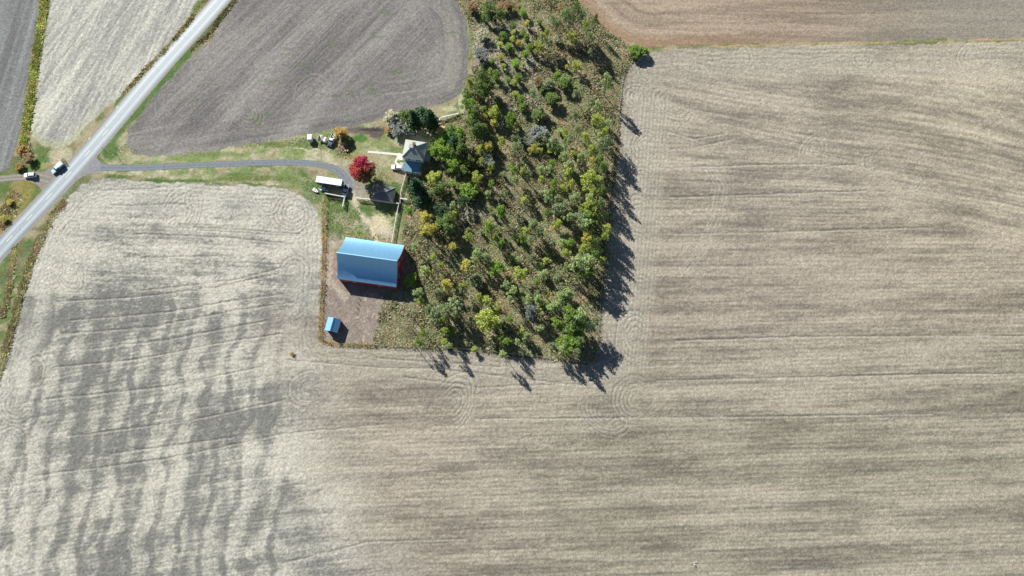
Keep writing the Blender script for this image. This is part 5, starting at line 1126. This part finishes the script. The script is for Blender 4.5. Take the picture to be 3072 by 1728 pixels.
def in_poly(poly, box, bare=()):
    def f(r, n):
        u = r.uniform(box[0], box[1], n); v = r.uniform(box[2], box[3], n); k = inside(u, v, poly)
        u, v = u[k], v[k]
        for ln, wd_ in bare: k = seg_dist(u, v, ln) > wd_; u, v = u[k], v[k]
        X, Y = uv2xy(u, v); d = fbm(X / 6, Y / 6, 1); k2 = r.random(len(X)) < sstep(.25, .55, d) * .8 + .25
        X, Y, d = X[k2], Y[k2], d[k2]; return X, Y, .5 + 1.2 * sstep(.35, .7, fbm(X / 5, Y / 5, 3))
    return f
def along_line(lines, wd):
    def f(r, n):
        us, vs_ = [], []
        tot = [sum(math.dist(a, b) for a, b in zip(l[:-1], l[1:])) * w for l, w in zip(lines, wd)]
        for l, w, T_ in zip(lines, wd, tot):
            ln = [math.dist(a, b) for a, b in zip(l[:-1], l[1:])]
            for (a, b), q in zip(zip(l[:-1], l[1:]), ln):
                k = max(1, int(n * q * w / sum(tot))); t = r.random(k); off = r.normal(0, w * .38, k)
                dx, dy = (b[0] - a[0]) / q, (b[1] - a[1]) / q
                us.append(a[0] + (b[0] - a[0]) * t - dy * off); vs_.append(a[1] + (b[1] - a[1]) * t + dx * off)
        X, Y = uv2xy(np.concatenate(us), np.concatenate(vs_)); g = fbm(X / 4, Y / 4, 1); k = r.random(len(X)) < sstep(.1, .5, g) * .6 + .4
        X, Y, g = X[k], Y[k], g[k]; return X, Y, .7 + .6 * sstep(.3, .65, g)
    return f
WOOD2 = [(1300, -60)] + WOOD[1:-1] + [(1720, -60)]
scatter('undergrowth', 'mixed brown, straw and green undergrowth covering the floor of the wood', in_poly(WOOD2, (1100, 1930, -60, 1095)), 200000, [(.22, .19, .12), (.25, .28, .12), (.33, .30, .19), (.19, .24, .10), (.42, .38, .26), (.27, .30, .14), (.42, .30, .18), (.28, .27, .15)], .45, .28, 1, MG)
scatter('tall_grass', 'yellow green and orange tall grass in the long hedge strip at upper left', along_line([[(140, -80), (133, 0), (120, 90), (106, 180), (92, 290), (80, 370), (68, 430)]], [13]), 14000, [(.44, .47, .10), (.36, .43, .09), (.24, .32, .09), (.56, .43, .18), (.50, .50, .13), (.40, .44, .10)], .45, .3, 2, MG)
scatter('tall_grass', 'straw and dark green tall grass in the ditch left of the main road', along_line([[(640, -30), (600, 20), (560, 75), (520, 120), (480, 170), (440, 205), (400, 250), (370, 280)]], [6]), 7000, [(.55, .44, .15), (.24, .24, .10), (.6, .46, .22), (.16, .17, .08), (.42, .40, .14)], .45, .3, 3, MG)
scatter('tall_grass', 'brown tall grass in the ditch right of the main road at the top', along_line([[(720, -20), (690, 20), (660, 55), (640, 85), (625, 105), (590, 135), (575, 150)]], [5]), 4000, [(.38, .28, .15), (.15, .12, .08), (.44, .35, .18), (.24, .25, .1)], .45, .3, 4, MG)
scatter('tall_grass', 'mixed brown, yellow and green weeds between the road and the pale stubble field', along_line([[(195, 600), (150, 655), (120, 720), (90, 790), (70, 850), (50, 920), (30, 1000), (8, 1080), (-20, 1160)], [(80, 585), (45, 640), (8, 690)], [(50, 580), (15, 635), (-10, 680)], [(75, 430), (70, 500)], [(45, 740), (30, 830), (20, 900), (0, 950)]], [11, 6, 18, 16, 9]), 24000, [(.36, .25, .14), (.42, .38, .14), (.22, .19, .12), (.24, .29, .10), (.50, .44, .29), (.46, .41, .14)], .45, .25, 5, MG)
scatter('weeds', 'rust brown weeds along the fence on the left side of the barnyard', along_line([[(973, 640), (973, 700), (970, 850), (964, 930), (961, 1015), (972, 1027), (1000, 1033), (1120, 1038)]], [4]), 7000, [(.50, .36, .18), (.42, .32, .18), (.34, .32, .15), (.56, .46, .26)], .35, .22, 6, MG)
scatter('grass', 'green and straw grass tufts over the lawn and farmyard', in_poly([(300, 450), (300, 515), (900, 545), (960, 620), (975, 720), (1170, 720), (1225, 640), (1200, 500), (1210, 400), (1080, 385), (880, 415), (480, 470), (385, 440), (350, 380)], (290, 1230, 380, 730), [([(1040, 392), (1140, 396)], 15), ([(1030, 505), (1056, 525), (1058, 580), (1090, 580)], 22), ([(1105, 655), (1150, 690)], 26), ([(985, 578), (1036, 590)], 3)]), 50000, [(.12, .21, .055), (.15, .23, .06), (.33, .32, .18), (.11, .19, .05), (.40, .38, .24), (.2, .24, .09)], .28, .05, 7, MG)
